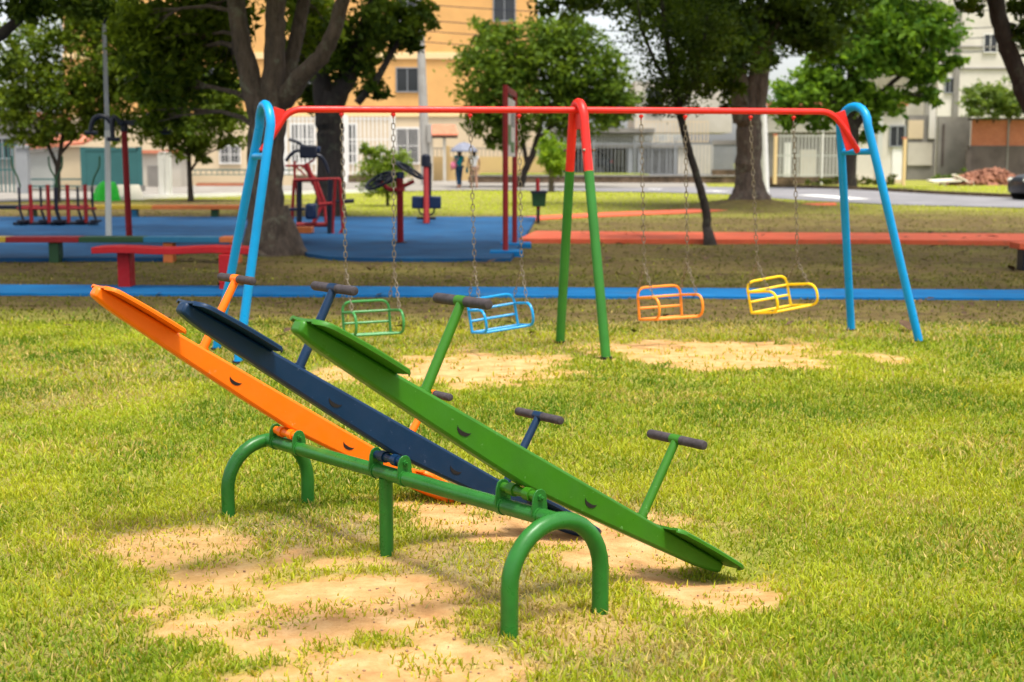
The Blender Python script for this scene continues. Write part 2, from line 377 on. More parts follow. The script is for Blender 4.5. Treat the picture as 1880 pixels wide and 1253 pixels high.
def densify(poly, step=1.5):
    out = []
    for i in range(len(poly)):
        a, b = V(*poly[i]), V(*poly[(i + 1) % len(poly)]); k = max(1, int(np.linalg.norm(b - a) / step))
        out += [tuple(a + (b - a) * t / k) for t in range(k)]
    return out
BLUE = [(x, y + .05 * (vnoise(np.array([x * 1.3 + y]), np.array([y]))[0] - .5)) for x, y in densify(BLUE, .5)] if False else BLUE
struct('path', slab(BLUE, .03), M['path_blue'], 0, 'blue painted concrete strip across the lawn')
struct('playground_floor', slab(densify(FLOOR, 3), .06), M['rubber'], 0, 'blue rubber floor under the exercise machines')
struct('path', slab(densify(RED1, 3), .085), M['path_red'], 0, 'wide raised red concrete path')
struct('path', slab(densify(RED2, 2), .03), M['path_red'], 0, 'narrow red path curving towards the road')
def draped(poly, top, name, mat, label):
    bm = bmesh.new(); vs = [bm.verts.new((x, y, 0)) for x, y in densify(poly, 2.5)]; bm.faces.new(vs)
    bmesh.ops.triangulate(bm, faces=bm.faces[:])
    for _ in range(3):
        bmesh.ops.subdivide_edges(bm, edges=[e for e in bm.edges if e.calc_length() > 3], cuts=1)
        bmesh.ops.triangulate(bm, faces=[f for f in bm.faces if len(f.verts) > 3])
    mb = MB(); bm.verts.index_update(); mb.v = [(v.co.x, v.co.y, float(ramp(v.co.y)) + top) for v in bm.verts]; mb.f = [tuple(v.index for v in f.verts) for f in bm.faces]; bm.free()
    return struct(name, mb, mat, 0, label)
draped(ROAD, .02, 'road', M['asphalt'], 'grey asphalt road beyond the park')
draped(PAV, .028, 'pavement', M['concrete'], 'pale concrete pavement in front of the houses')
def ribbon(pxs, w, top, h, name, mat, label):
    P = [on_ground(*q) for q in pxs]; mb = MB()
    for a, b in zip(P[:-1], P[1:]):
        d = unit(b - a); n = V(-d[1], d[0], 0); L = np.linalg.norm(b - a)
        mb.box((a + b) / 2 + V(0, 0, top - h / 2), (L + .01, w, h), (d, n, V(0, 0, 1)))
    return struct(name, mb, mat, 0, label)
ribbon([(180, 368.5), (290, 364.5), (455, 360), (600, 355.5), (700, 353.5)], .16, .12, .3, 'kerb', M['white'], 'white painted kerb along the pavement')
ribbon([(1400, 343.5), (1460, 345), (1580, 349.5), (1720, 357.5), (1880, 365)], .2, .14, .3, 'kerb', M['stone'], 'weathered dark kerb on the far side of the road')
for pts, lab in (([(1480, 359.5), (1530, 363), (1578, 367.5)], 'white dash painted on the road behind the blue swing legs'), ([(1190, 348.5), (1215, 348.7)], 'short white dash on the road at the middle'), ([(1300, 352), (1330, 353)], 'short white dash on the road left of the big trunk')):
    P = [on_ground(*q) for q in pts]; mb = MB()
    for a, b in zip(P[:-1], P[1:]):
        d = unit(b - a); n = V(-d[1], d[0], 0) * .45
        za = V(0, 0, .026); mb.add([a - n + za, b - n + za, b + n + za, a + n + za], [(0, 1, 2, 3)])
    struct('road_marking', mb, M['white'], 0, lab)

# ------------------------------------------------------------------ grass
def build_grass():
    zones = [(3.3, 5, 12500, 1.0), (5, 7, 9500, 1.0), (7, 10, 5200, 1.25), (10, 14, 2300, 1.7), (14, 20, 520, 2.4), (20, 30, 130, 3.6), (30, 46, 55, 5.0), (46, 66, 24, 7.0)]
    PX, PY, W, PD = [], [], [], []
    for y0, y1, den, w in zones:
        hw0 = .40 * y1 + 1.2; n = int(den * (y1 - y0) * 2 * hw0 * 1.0)
        y = RNG.uniform(y0, y1, n); x = RNG.uniform(-hw0, hw0, n)
        k = np.abs(x) < .40 * y + 1.2; PX.append(x[k]); PY.append(y[k]); W.append(np.full(k.sum(), w)); PD.append(np.full(k.sum(), den))
    x = np.concatenate(PX); y = np.concatenate(PY); w = np.concatenate(W)
    bare = mask(BARE, x, y); dirt_shade = dirt_shade_mask(x, y); dry = mask(DRY, x, y)
    tuft = fbm(x + 5, y, 5.5, 3); dens = 1 - .985 * np.clip(bare * 1.15, 0, 1); dens = dens + np.where((bare > .25) & (tuft > .57), .26, 0)
    dens *= 1 - .5 * dirt_shade; dens *= 1 - .35 * dry; dens *= .45 + 1.1 * np.clip(fbm(x, y, 3.2, 4) - .08, 0, 1)
    k = RNG.random(len(x)) < dens
    for poly in (FLOOR, BLUE, RED1, RED2, ROAD, PAV): k &= ~inside(poly, x, y)
    k &= (x - -4.03) ** 2 + (y - 24) ** 2 > .7
    x, y, w, bare, dirt_shade, dry = x[k], y[k], w[k], bare[k], dirt_shade[k], dry[k]; n = len(x); z = ground_z(x, y) - .004
    L = (.015 + .033 * RNG.random(n) ** 1.9) * (1 + .25 * (fbm(x, y, 1.2, 3) - .5) * 2) * np.clip(w, 1, 1.7) ** .5
    L *= np.where(bare > .5, .85, 1) * (1 - .25 * dirt_shade)
    hw = .0032 * (.75 + .6 * RNG.random(n)) * w
    an = RNG.uniform(0, 2 * np.pi, n); dx, dy = np.cos(an), np.sin(an)
    la = RNG.uniform(0, 2 * np.pi, n); lean = L * (.2 + .95 * RNG.random(n)); lx, ly = np.cos(la) * lean, np.sin(la) * lean
    up = np.sqrt(np.maximum(L * L - (lean * .8) ** 2, L * L * .15))
    z0 = np.stack([x, y, z], 1); D = np.stack([dx, dy, 0 * dx], 1) * hw[:, None]
    mid = z0 + np.stack([lx * .35, ly * .35, up * .6], 1); tip = z0 + np.stack([lx, ly, up], 1)
    vs = np.stack([z0 - D, z0 + D, mid + D * .85, mid - D * .85, tip], 1).reshape(-1, 3)
    b = (np.arange(n) * 5)[:, None]; loops = np.concatenate([b + 0, b + 1, b + 2, b + 3, b + 3, b + 2, b + 4], 1).astype(np.int32)
    me = bpy.data.meshes.new('lawn_grass'); me.vertices.add(len(vs)); me.vertices.foreach_set('co', vs.ravel().astype(np.float32))
    me.loops.add(loops.size); me.loops.foreach_set('vertex_index', loops.ravel()); me.polygons.add(2 * n)
    st = np.stack([np.arange(n) * 7, np.arange(n) * 7 + 4], 1).ravel().astype(np.int32)
    me.polygons.foreach_set('loop_start', st); me.update()
    t = np.clip((fbm(x + 9, y + 3, 1.1, 5) - .5) * 2.2 + .5 + (RNG.random(n) - .5) * .7, 0, 1)[:, None]
    lawn = V(.11, .19, .008) * (1 - t) + V(.43, .445, .022) * t
    cool = smooth(.35, .65, fbm(x - 30, y + 8, .35, 3))[:, None]; lawn = lawn * (1 - .4 * cool) + lawn * V(.72, .95, 1.3) * .4 * cool
    straw = V(.52, .40, .13) * (.6 + .6 * RNG.random((n, 1))); yel = V(.46, .40, .03)
    r = RNG.random(n); pz = smooth(.5, .72, fbm(x + 60, y * 1.3 + 20, .9, 5)); ps = .06 + .34 * pz + .45 * dry + .12 * dirt_shade; c = np.where((r < ps)[:, None], straw, lawn)
    c = np.where(((r > .93 - .25 * (bare > .25)))[:, None], yel * (.7 + .5 * RNG.random((n, 1))), c)
    olive = V(.125, .132, .014) * (.6 + .7 * RNG.random((n, 1))); dd = np.clip(dirt_shade * 1.15, 0, .95)[:, None]; c = np.where(RNG.random((n, 1)) < dd, olive, c)
    far = smooth(36, 44, y)[:, None] * (1 - dirt_shade[:, None]); c = c * (1 - far) + far * V(.50, .58, .008) * (.75 + .5 * RNG.random((n, 1)))
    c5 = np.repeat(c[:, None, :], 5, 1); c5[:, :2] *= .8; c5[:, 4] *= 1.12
    col = np.concatenate([c5, np.ones((n, 5, 1))], 2).ravel().astype(np.float32)
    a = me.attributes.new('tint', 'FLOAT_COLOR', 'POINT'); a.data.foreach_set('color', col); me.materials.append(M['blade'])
    o = bpy.data.objects.new('lawn_grass', me); COL.objects.link(o); tag(o, 'short broad bladed grass growing on the park lawn', 'grass', None, 'stuff')
    print('blades', n)
build_grass()

# ------------------------------------------------------------------ seesaws
def seesaw_frame():
    A = RA + V(0, 0, .327); B = RA + BD * 2.054 + V(0, 0, .366)
    root = thing("seesaw_stand", 'green tube seesaw frame with two arched ends and a centre post carrying three boards', 'seesaw frame', RA + BD * 1.0)
    part('support_bar', MB().tube([A, B], .0295, 16), M['frame_green'], root)
    for c, h in ((RA, .327), (RA + BD * 2.054, .366)):
        r = .205; pts = [c - UD * r + V(0, 0, -.15), c - UD * r + V(0, 0, h - r)]
        for k in range(1, 16): a = math.pi * k / 16; pts.append(c - UD * r * math.cos(a) + V(0, 0, h - r + r * math.sin(a)))
        pts += [c + UD * r + V(0, 0, h - r), c + UD * r + V(0, 0, -.15)]
        part('arch_leg', MB().tube(pts, .0305, 18), M['frame_green'], root)
    c = RA + BD * .985; part('post', MB().tube([c + V(0, 0, -.15), c + V(0, 0, .325)], .0285, 16), M['frame_green'], root)
    for _, s, za in AX:
        for e in (-.104, .104):
            o = RA + BD * (s + e); zb = .327 + .039 * (s + e) / 2.054
            poly = [(-.036, zb + .004), (.036, zb + .004), (.030, za), (.022, za + .019), (.010, za + .028), (-.010, za + .028), (-.022, za + .019), (-.030, za)]
            br = part('bracket', MB().prism(poly, .007, o, UD, V(0, 0, 1), BD), M['frame_green'], root, .0015)
            q = o + V(0, 0, za); sg = 1 if e > 0 else -1
            part('bolt', MB().tube([q + BD * sg * .003, q + BD * sg * .014], .012, 6).tube([q + BD * sg * .014, q + BD * sg * .028], .006, 8), M['frame_green'], br)
            part('weld_collar', MB().tube([o + V(0, 0, zb) - BD * .012, o + V(0, 0, zb) + BD * .012], .033, 16), M['frame_green'], br)
seesaw_frame()
TILT = [32.3, 31.0, 30.4]
def seesaw_board(i, mat, label):
    nm, s, za = AX[i]; TH = math.radians(TILT[i]); O = RA + BD * s + V(0, 0, za)
    D = UD * math.cos(TH) - V(0, 0, 1) * math.sin(TH); N = UD * math.sin(TH) + V(0, 0, 1) * math.cos(TH)
    root = thing('seesaw_board', label, 'seesaw', O, 'seesaw boards on the green frame')
    HL = 1.10; poly = [(HL, .14), (-HL, .14)]
    for k in range(41): d = -HL + 2 * HL * k / 40; poly.append((d, .020 + .066 * (abs(d) / HL) ** 1.2 + .010 * max(0, (abs(d) - .98) / (HL - .98)) ** 2))
    body = part('board_body', MB().prism(poly, .062, O, D, N, BD), mat, root, .011)
    part('axle', MB().tube([O - BD * .099, O + BD * .099], .017, 16).tube([O + BD * .029, O + BD * .062], .0235, 16).tube([O - BD * .062, O - BD * .029], .0235, 16), mat, root)
    for d in (-.345, .0):                                 # crescent lifting slots in the near face
        d0 = d + (-.02 if d < 0 else .30) - .0; 
        c = O + BD * .0315; pts = []
        for k in range(11): a = math.pi + math.pi * k / 10; pts.append((d0 + .032 * math.cos(a), .090 + .024 * math.sin(a)))
        for k in range(9, 0, -1): a = math.pi + math.pi * k / 10; pts.append((d0 + .032 * math.cos(a), .090 + .009 * math.sin(a)))
        part('lifting_slot', MB().prism(pts, .003, c, D, N, BD), M['slot'], root)
    for sg in (-1, 1):
        a0, a1, w = .705, (1.09 if sg < 0 else 1.145), .122; mb = MB(); prof = []
        for k in range(21):
            x = a0 + (a1 - a0) * k / 20; r = .055; e = max(0, (x - (a1 - r)) / r); e0 = max(0, (a0 + .02 - x) / .02)
            prof.append((x, w - r * (1 - math.sqrt(max(0, 1 - e * e))) * .95 - .02 * (1 - math.sqrt(max(0, 1 - e0 * e0))), .139 + .004 * math.sin((x - a0) / (a1 - a0) * math.pi)))
        for (x, ww, z) in prof:
            for (b_, dz) in ((-ww, -.008), (-ww, .003), (-ww + .007, .009), (-ww * .6, .008), (0, .008), (ww * .6, .008), (ww - .007, .009), (ww, .003), (ww, -.008), (ww - .006, -.008), (ww - .01, .0), (ww * .6, -.001), (0, -.002), (-ww * .6, -.001), (-ww + .01, .0), (-ww + .006, -.008)):
                mb.v.append(tuple(O + D * sg * x + BD * b_ + N * (z + dz + .010 * (abs(b_) / w) ** 2.0)))
        n = 16; m = len(prof)
        for i_ in range(m - 1):
            for k in range(n): mb.f.append((i_ * n + k, i_ * n + (k + 1) % n, (i_ + 1) * n + (k + 1) % n, (i_ + 1) * n + k))
        mb.f += [tuple(range(n)), tuple((m - 1) * n + k for k in range(n))]
        part('seat', mb, mat, root, 0, None, None, 45)
        dp = .555 if sg < 0 else .60; p0 = O + D * sg * dp + N * .135; p1 = O + D * sg * (dp + .015) + N * (.505 if (i == 0 and sg > 0) else .47)
        post = part('handle_post', MB().tube([p0, p0 * .35 + p1 * .65, p1], [.0185, .0175, .0165], 14).tube([p0 - N * .002, p0 + N * .012], .024, 14).tube([p1 - BD * .026, p1 + BD * .026], .0195, 14), mat, root)
        for e in (-1, 1):
            g0 = p1 + BD * e * .024
            part('grip', MB().tube([g0, g0 + BD * e * .118, g0 + BD * e * .126, g0 + BD * e * .129], [.0185, .0185, .016, .008], 16), M['grip'], post)
seesaw_board(0, M['orange'], 'orange seesaw board, farthest of the three, with dark handle grips')
seesaw_board(1, M['navy'], 'navy blue seesaw board between the orange and the green one')
seesaw_board(2, M['green'], 'green seesaw board nearest the front arch, low seat on the sand')

# ------------------------------------------------------------------ swing set
LF, LR, MF, MR, RF, RR = V(-2.158, 11.088, 0), V(-2.495, 11.892, 0), V(.758, 11.334, 0), V(.419, 12.321, 0), V(3.57, 12.358, 0), V(3.18, 13.232, 0)
MM = (MF + MR) / 2; SD = unit(V(.975, .223, 0)); SW = V(.223, -.975, 0); BZ = 1.985
def along(s, z, f=0): return MM + SD * s + SW * f + V(0, 0, z)
def swing_frame():
    root = thing("swing_set", 'long red swing beam on two sky blue end legs and a red and green middle', 'swing frame', MM)
    lx, rx = -2.585, 2.41
    pl = [along(lx - .03, 1.66), along(lx + .07, 1.80), along(-2.40, BZ), along(0, BZ + .012), along(2.20, BZ + .015), along(rx - .07, 1.84), along(rx + .05, 1.66)]
    pts = arc_pts(pl, .16, 6)
    part('top_beam', MB().tube(pts, .0265, 16), M['red'], root)
    for sx, e in ((lx, 1), (rx, -1)):
        c = along(sx + e * .02, 1.84); T = unit(V(0, 0, 1) * .30 + SD * (.10 if e > 0 else -.10)); Nn = SW; Pp = np.cross(T, Nn)
        part('gusset_plate', MB().box(c + SD * e * (.055 if e < 0 else .07) + V(0, 0, .0 if e < 0 else .08), (.085, .014, .34) if e < 0 else (.09, .014, .15), (Pp, Nn, T)), M['red'], root, .002)
    def inv_u(f, r, top, hw):
        SW = unit((f - r) * V(1, 1, 0))
        ff, rr = (f - top) @ SW, (r - top) @ SW
        up = lambda p, t: p * (1 - t) + (top) * t
        pts = [f + V(0, 0, -.2) + (f - top) * V(1, 1, 0) * .05, f]
        a = top + SW * hw - V(0, 0, .16); b = top - SW * hw - V(0, 0, .16)
        pts += [f * .35 + a * .65, a]
        for k in range(1, 10): t = math.pi * k / 10; pts.append(top + SW * hw * math.cos(t) + V(0, 0, -.16 + .16 * math.sin(t)))
        pts += [b, r * .35 + b * .65, r, r + V(0, 0, -.2)]
        return pts
    for f, r, s, zt, zc in ((LF, LR, lx, 2.02, 1.62), (RF, RR, rx, 2.045, 1.66)):
        top = along(s, zt); P = inv_u(f, r, top, .19); SW_ = unit(f - r)
        ef = part('end_frame', MB().tube(P, .0365, 16), M['sky_blue'], root)
        t = (zc - 0) / (zt - .16); a = f * (1 - t) + (top + SW_ * .19 - V(0, 0, .16)) * t; b = r * (1 - t) + (top - SW_ * .19 - V(0, 0, .16)) * t
        part('crossbar', MB().tube([a, b], .027, 14), M['sky_blue'], ef)
    top = along(-.045, 2.055); P = inv_u(MF, MR, top, .13); SWm = unit(MF - MR); cut = 1.50
    up = []
    def split(f, e):
        a = top + SWm * .13 * e - V(0, 0, .16); t = cut / (top[2] - .16); return f * (1 - t) + a * t
    cf, cr = split(MF, 1), split(MR, -1)
    part('middle_arch', MB().tube([cf] + P[3:-3] + [cr], .0385, 16), M['red'], root)
    for f, c in ((MF, cf), (MR, cr)): part('lower_leg', MB().tube([f + V(0, 0, -.2) , f, c], .040, 16), M['leg_green'], root)
    part('gusset_plate', MB().box(top - V(0, 0, .15), (.012, .15, .13), (SD, SW, V(0, 0, 1))), M['red'], root, .002)
    for c in (cf, cr):
        for e in (-1, 1): part('bolt', MB().tube([c + V(0, 0, .17) + SD * e * .03, c + V(0, 0, .17) + SD * e * .052], .011, 6), M['chain'], root)
    for f_ in (LF, LR, MF, MR, RF, RR): part('foot_collar', MB().tube([f_ + V(0, 0, -.05), f_ + V(0, 0, .022)], [.052, .047], 14), M['slot'], root)
    for s in HOOK: 
        c = along(s, BZ - .035); part('hook', MB().ball(c, (.02, .02, .016)).tube([c, c - V(0, 0, .03)], .008, 8), M['red'], root)
HOOK = [-1.987, -1.575, -.951, -.545, .495, .881, 1.463, 1.853]
swing_frame()
def links(a, b, mb, pitch=.046, w=.013, r=.0037):
    a, b = V(*a), V(*b); L = np.linalg.norm(b - a); n = max(1, int(round(L / pitch))); d = unit(b - a); pt = L / n
    e1 = unit(np.cross(d, V(0, 1, .1))); e2 = np.cross(d, e1)
    for i in range(n):
        c = a + d * (i + .5) * pt; e = e1 if i % 2 else e2; h = pt * .5 + r; ring = []
        for k in range(12):
            t = 2 * math.pi * k / 12; y = math.cos(t); x = math.sin(t); ring.append(c + d * (h - w) * (1 if y > 0.01 else -1 if y < -.01 else 0) + d * w * y + e * w * x)
        mb.tube(ring, r, 6, closed=True)
def swing(h0, h1, BL, BR, yaw, mat, label, split_px):
    # BL/BR: bottom corners of the back frame as measured
    n = SW; a = plane_hit(*BL, along(0, 0, -.12), n); b = plane_hit(*BR, along(0, 0, -.12), n)
    root = thing('swing', label, 'swing', (a + b) / 2, 'swings hanging from the red beam')
    X = unit(b - a); wd = max(np.linalg.norm(b - a), .34); c0 = (a + b) / 2
    fw = unit(V(math.sin(yaw), -math.cos(yaw), .10)); fw = unit(fw - X * (fw @ X) * .0)
    U = unit(V(0, 0, 1) - X * X[2] - fw * fw[2] * .6)
    if np.linalg.norm(np.cross(X, fw)) < .7: X = unit(X)
    q = lambda x, f, z: c0 + X * x + fw * f + U * z
    hw = wd / 2; r = .0112; mb = MB()
    mb.tube(arc_pts([q(-hw, 0, 0), q(-hw, 0, .27), q(hw, 0, .27), q(hw, 0, 0)], .075, 6), r, 10)
    for z in (.185, .095): mb.tube([q(-hw, 0, z), q(hw, 0, z)], r * .95, 10)
    for e in (-1, 1):
        mb.tube(arc_pts([q(e * hw, 0, .185), q(e * hw, .31, .185), q(e * hw, .31, .0), q(e * hw, 0, 0)], .12, 7), r, 10)
    mb.tube([q(-hw, .24, .0), q(hw, .24, .0)], r, 10); mb.tube([q(-hw, 0, 0), q(hw, 0, 0)], r, 10)
    part('seat_frame', mb, mat, root)
    for h, e in ((h0, -1), (h1, 1)):
        top = along(h, BZ - .06); zs = .72; bt = q(e * hw, .09, .0); tt = (top[2] - zs) / (top[2] - bt[2]); sp = top * (1 - tt) + V(bt[0], bt[1], bt[2]) * tt
        mb = MB(); links(top, sp, mb); links(sp, q(e * hw, 0, .23), mb, .04, .011, .0034); links(sp, q(e * hw, .24, .17), mb, .04, .011, .0034)
        part('chain', mb, M['chain'], root)
swing(HOOK[0], HOOK[1], (632, 616), (717, 611), .45, M['swing_green'], 'green swing basket, first from the left blue legs', None)
swing(HOOK[2], HOOK[3], (867, 611), (951, 597), .45, M['sky_blue'], 'light blue swing basket tilted to one side left of the middle legs', None)
swing(HOOK[4], HOOK[5], (1174, 587), (1252, 581), .50, M['swing_orange'], 'orange swing basket hanging level right of the green legs', None)
swing(HOOK[6], HOOK[7], (1380, 575), (1452, 561), .68, M['yellow'], 'yellow swing basket turned and tilted near the right blue legs', None)

def litter():
    mb = MB(); rng = random.Random(9)
    for k in range(420):
        y = rng.uniform(12.6, 31); x = rng.uniform(-.42, .42) * y
        if rng.random() < .45 and x < 1: continue
        if inside(BLUE, np.array([x]), np.array([y]))[0] or inside(FLOOR, np.array([x]), np.array([y]))[0]: continue
        zg = gz1(x, y) + (.09 if inside(RED1, np.array([x]), np.array([y]))[0] else .012); s = rng.uniform(.03, .085) * (1 if rng.random() < .85 else 1.8); a = rng.uniform(0, 6.3); e1 = V(math.cos(a), math.sin(a), rng.uniform(-.2, .4)); e2 = V(-math.sin(a), math.cos(a), rng.uniform(-.3, .3)); c = V(x, y, zg + s * .25)
        mb.add([c - e1 * s, c + e2 * s * .45 + V(0, 0, s * .2), c + e1 * s + V(0, 0, s * .15), c - e2 * s * .45 + V(0, 0, s * .2)], [(0, 1, 2), (0, 2, 3)])
    o = part('fallen_leaves', mb, rough_mat('dead_leaf', (.035, .022, .014, 1), (.13, .075, .04, 1), 9, .8)); tag(o, 'dark dead leaves scattered on the shaded ground behind the swings', 'leaves', None, 'stuff')
    mb = MB()
    for k in range(1300):
        y = rng.uniform(3.8, 7.5); x = rng.uniform(-.36, .36) * y
        if mask(BARE, np.array([x]), np.array([y]))[0] < .35: continue
        s = rng.uniform(.002, .0065); mb.ball((x, y, gz1(x, y) + s * .4), (s, s * rng.uniform(.7, 1.2), s * .7), 6, 4)
    o = part('gravel', mb, rough_mat('pebble', (.16, .09, .05, 1), (.42, .27, .15, 1), 30, .9)); tag(o, 'tiny pebbles and soil crumbs lying on the bare sand', 'gravel', None, 'stuff')
litter()

# ------------------------------------------------------------------ trees and plants
def leaf_mesh(name, pts, size, tints, parent, upb=.6, aspect=.5):
    n = len(pts); up = np.stack([RNG.normal(0, 1, n), RNG.normal(0, 1, n), RNG.normal(0, 1, n)], 1); up /= np.linalg.norm(up, axis=1)[:, None]
    nn = up + V(0, 0, upb); nn /= np.linalg.norm(nn, axis=1)[:, None]
    r = RNG.normal(0, 1, (n, 3)) + V(0, 0, -.25); d = r - nn * np.sum(r * nn, 1)[:, None]; d /= np.linalg.norm(d, axis=1)[:, None]
    s = np.cross(nn, d); L = (size * (.45 + .95 * RNG.random(n)))[:, None]; org = wloc(parent)
    b = pts - d * L * .5; t = pts + d * L * .5 - nn * L * .12; a = pts + s * L * aspect * .5 + nn * L * .06 - d * L * .05; c = pts - s * L * aspect * .5 + nn * L * .06 - d * L * .05
    vs = np.stack([b, a, t, c], 1).reshape(-1, 3) - org
    me = bpy.data.meshes.new(name); me.vertices.add(4 * n); me.vertices.foreach_set('co', vs.ravel().astype(np.float32))
    me.loops.add(4 * n); me.loops.foreach_set('vertex_index', np.arange(4 * n, dtype=np.int32)); me.polygons.add(n)
    me.polygons.foreach_set('loop_start', np.arange(0, 4 * n, 4, dtype=np.int32)); me.update()
    at_ = me.attributes.new('tint', 'FLOAT_COLOR', 'POINT'); col = np.concatenate([np.repeat(tints[:, None, :], 4, 1), np.ones((n, 4, 1))], 2)
    at_.data.foreach_set('color', col.ravel().astype(np.float32)); me.materials.append(M['leaf'])
    o = bpy.data.objects.new(name, me); COL.objects.link(o); o.parent = parent; return o
def lobe_points(c, r, n, clump=.22, per=26):
    m = max(3, int(n / per)); q = RNG.normal(0, 1, (m, 3)); q /= np.linalg.norm(q, axis=1)[:, None]; q *= (RNG.random(m) ** .45)[:, None]
    cc = np.asarray(c) + q * np.asarray(r); k = RNG.integers(0, m, n); sc = clump * (r[0] * r[1] * r[2]) ** (1 / 3)
    return cc[k] + RNG.normal(0, 1, (n, 3)) * sc * np.array([1, 1, .7]) * .8, k
def tree(name, label, cat, base, trunks, lobes, leaf, tint, group=None, barkm='bark', clump=.22, upb=.6, crown='crown', branches=True, aspect=.5, per=26, over=()):
    """trunks: list of (points, radii); lobes: list of (centre, radii, leaf count)"""
    root = thing(name, label, cat, base, group); mb = MB(); ends = []
    for pts, rad in trunks:
        P = [np.asarray(p, float) for p in pts]; out, rr = [], []
        for i in range(len(P) - 1):
            for t in np.linspace(0, 1, 5)[:-1]: out.append(P[i] * (1 - t) + P[i + 1] * t); rr.append(rad[i] * (1 - t) + rad[i + 1] * t)
        out.append(P[-1]); rr.append(rad[-1])
        jit = [o + V(random.gauss(0, 1), random.gauss(0, 1), 0) * r * .06 for o, r in zip(out, rr)]
        mb.tube(jit, [r * random.uniform(.975, 1.03) for r in rr], 14); ends += list(zip(jit[len(jit) // 3:], rr[len(jit) // 3:]))
    if branches:
        for c, r, n in lobes:
            c = np.asarray(c, float); e = min(ends, key=lambda q: np.linalg.norm(q[0] - c) + (0 if q[0][2] < c[2] + .3 else 1.5)); a = e[0]; L = np.linalg.norm(c - a)
            if L < .3: continue
            mid = (a + c) / 2 + V(random.uniform(-.1, .1), random.uniform(-.1, .1), .08) * L
            r0 = min(e[1] * .35, .012 + .013 * L); mb.tube([a, (a + mid) / 2 + V(0, 0, .03 * L), mid, (mid + c) / 2, c], [r0, r0 * .85, r0 * .65, r0 * .45, r0 * .25], 7)
            for _ in range(4):
                q = c + V(random.gauss(0, .5), random.gauss(0, .5), random.gauss(0, .4)) * np.asarray(r); mb.tube([mid, (mid + q) / 2 + V(0, 0, .05), q], [r0 * .4, r0 * .28, r0 * .12], 5)
    part('trunk', mb, M[barkm], root)
    P, T = [], []
    for c, r, n in lobes:
        p, k = lobe_points(c, r, n, clump, per); tone = RNG.random(k.max() + 1)[k]; hgt = np.clip((p[:, 2] - c[2]) / r[2] * .5 + .5, 0, 1)
        mixv = np.clip(.72 * tone ** 1.4 + .33 * RNG.random(n), 0, 1)[:, None]; T.append(V(*tint[0]) * (1 - mixv) + V(*tint[1]) * mixv); P.append(p)
    leaf_mesh(crown, np.concatenate(P), leaf, np.concatenate(T), root, upb, aspect)
    if over:  # extra leaf lobes above the view, added to shade the ground
        P = [lobe_points(c, r, int(n * .62), .25, 30)[0] for c, r, n in over]; p = np.concatenate(P); t = RNG.random(len(p))[:, None]
        leaf_mesh(crown, p, leaf * 1.9, V(*tint[0]) * (1 - t) + V(*tint[1]) * t, root, .8, aspect)
    return root
def lp(px, py, rx, ry, Y, n, dz=None):
    s = Y / F; n = int(n * .82); return (at(px, py, Y), (rx * s, (dz if dz else (rx + ry) / 2 * s), ry * s), n)
DKK = ((.011, .026, .004), (.085, .135, .014)); DK = ((.018, .040, .006), (.125, .185, .018)); MID = ((.030, .070, .010), (.19, .28, .035)); BR = ((.035, .105, .012), (.20, .33, .035)); LM = ((.10, .18, .02), (.30, .40, .05)); OL = ((.035, .075, .008), (.22, .29, .028))

# the big forked tree behind the left swing legs
b = V(-4.03, 23.9, 0); Y = 23.9
tree('park_tree', 'big forked tree with thick mossy limbs behind the left blue swing legs', 'tree', b,
     [([b + V(0, 0, -.2), b + V(.0, 0, .02), at(492, 440, Y), at(488, 400, Y), at(486, 330, Y), at(490, 250, Y), at(497, 190, Y)], [.60, .47, .365, .315, .30, .31, .285]),
      ([b + V(.62, -.1, -.10), b + V(.36, -.06, .10), b + V(.12, 0, .8)], [.10, .20, .16]), ([b + V(-.5, -.2, -.10), b + V(-.3, -.12, .12), b + V(-.1, 0, .8)], [.10, .20, .16]),
      ([at(487, 235, Y), at(465, 170, Y), at(445, 90, Y), at(432, 0, Y), at(424, -90, Y), at(405, -220, Y)], [.22, .19, .165, .15, .14, .10]),
      ([at(497, 215, Y), at(502, 130, Y), at(505, 60, Y), at(507, 0, Y), at(512, -100, Y), at(530, -240, Y)], [.24, .185, .17, .16, .14, .1]),
      ([at(512, 190, Y), at(530, 130, Y + .3), at(545, 70, Y + .4), at(555, 20, Y + .5), at(575, -90, Y + .6)], [.18, .135, .12, .11, .09]),
      ([at(520, 185, Y), at(553, 140, Y - .3), at(590, 105, Y - .5), at(612, 60, Y - .6), at(630, 0, Y - .7), at(655, -90, Y - .8)], [.185, .15, .135, .12, .11, .08])],
     [lp(335, 95, 85, 95, 25.5, 3600), lp(400, 25, 70, 50, 25, 1500), lp(262, 50, 60, 60, 25, 1000), lp(300, 170, 60, 50, 26, 900), lp(570, 40, 50, 60, 26, 1100),
      lp(280, 130, 50, 55, 26, 1000), lp(300, 215, 45, 30, 26, 450), lp(425, 110, 30, 70, 26, 700), lp(550, 110, 40, 40, 26, 600), lp(330, -110, 160, 90, 25, 3000), lp(560, -150, 170, 90, 24, 3000)],
     .17, ((.018, .045, .005), (.22, .30, .024)), 'trees shading the playground', 'bark', .25, over=[((-4, 22.5, 7.8), (4.6, 4.2, 1.6), 5200), ((-8.5, 20.5, 7.4), (3.6, 3.6, 1.4), 3300), ((-5, 18.5, 7.2), (3.8, 3.0, 1.2), 3200), ((0, 21.5, 7.3), (3.2, 3.6, 1.3), 3400), ((-6, 28.5, 7.4), (4.5, 3.2, 1.4), 3800), ((-7, 14.6, 7.2), (4.2, 2.6, 1.1), 4300), ((-1, 15.2, 7.4), (3.4, 2.6, 1.1), 3600)])
Y = 37.0; b = on_ground(607, 400); b = V(b[0], Y, gz1(b[0], Y))
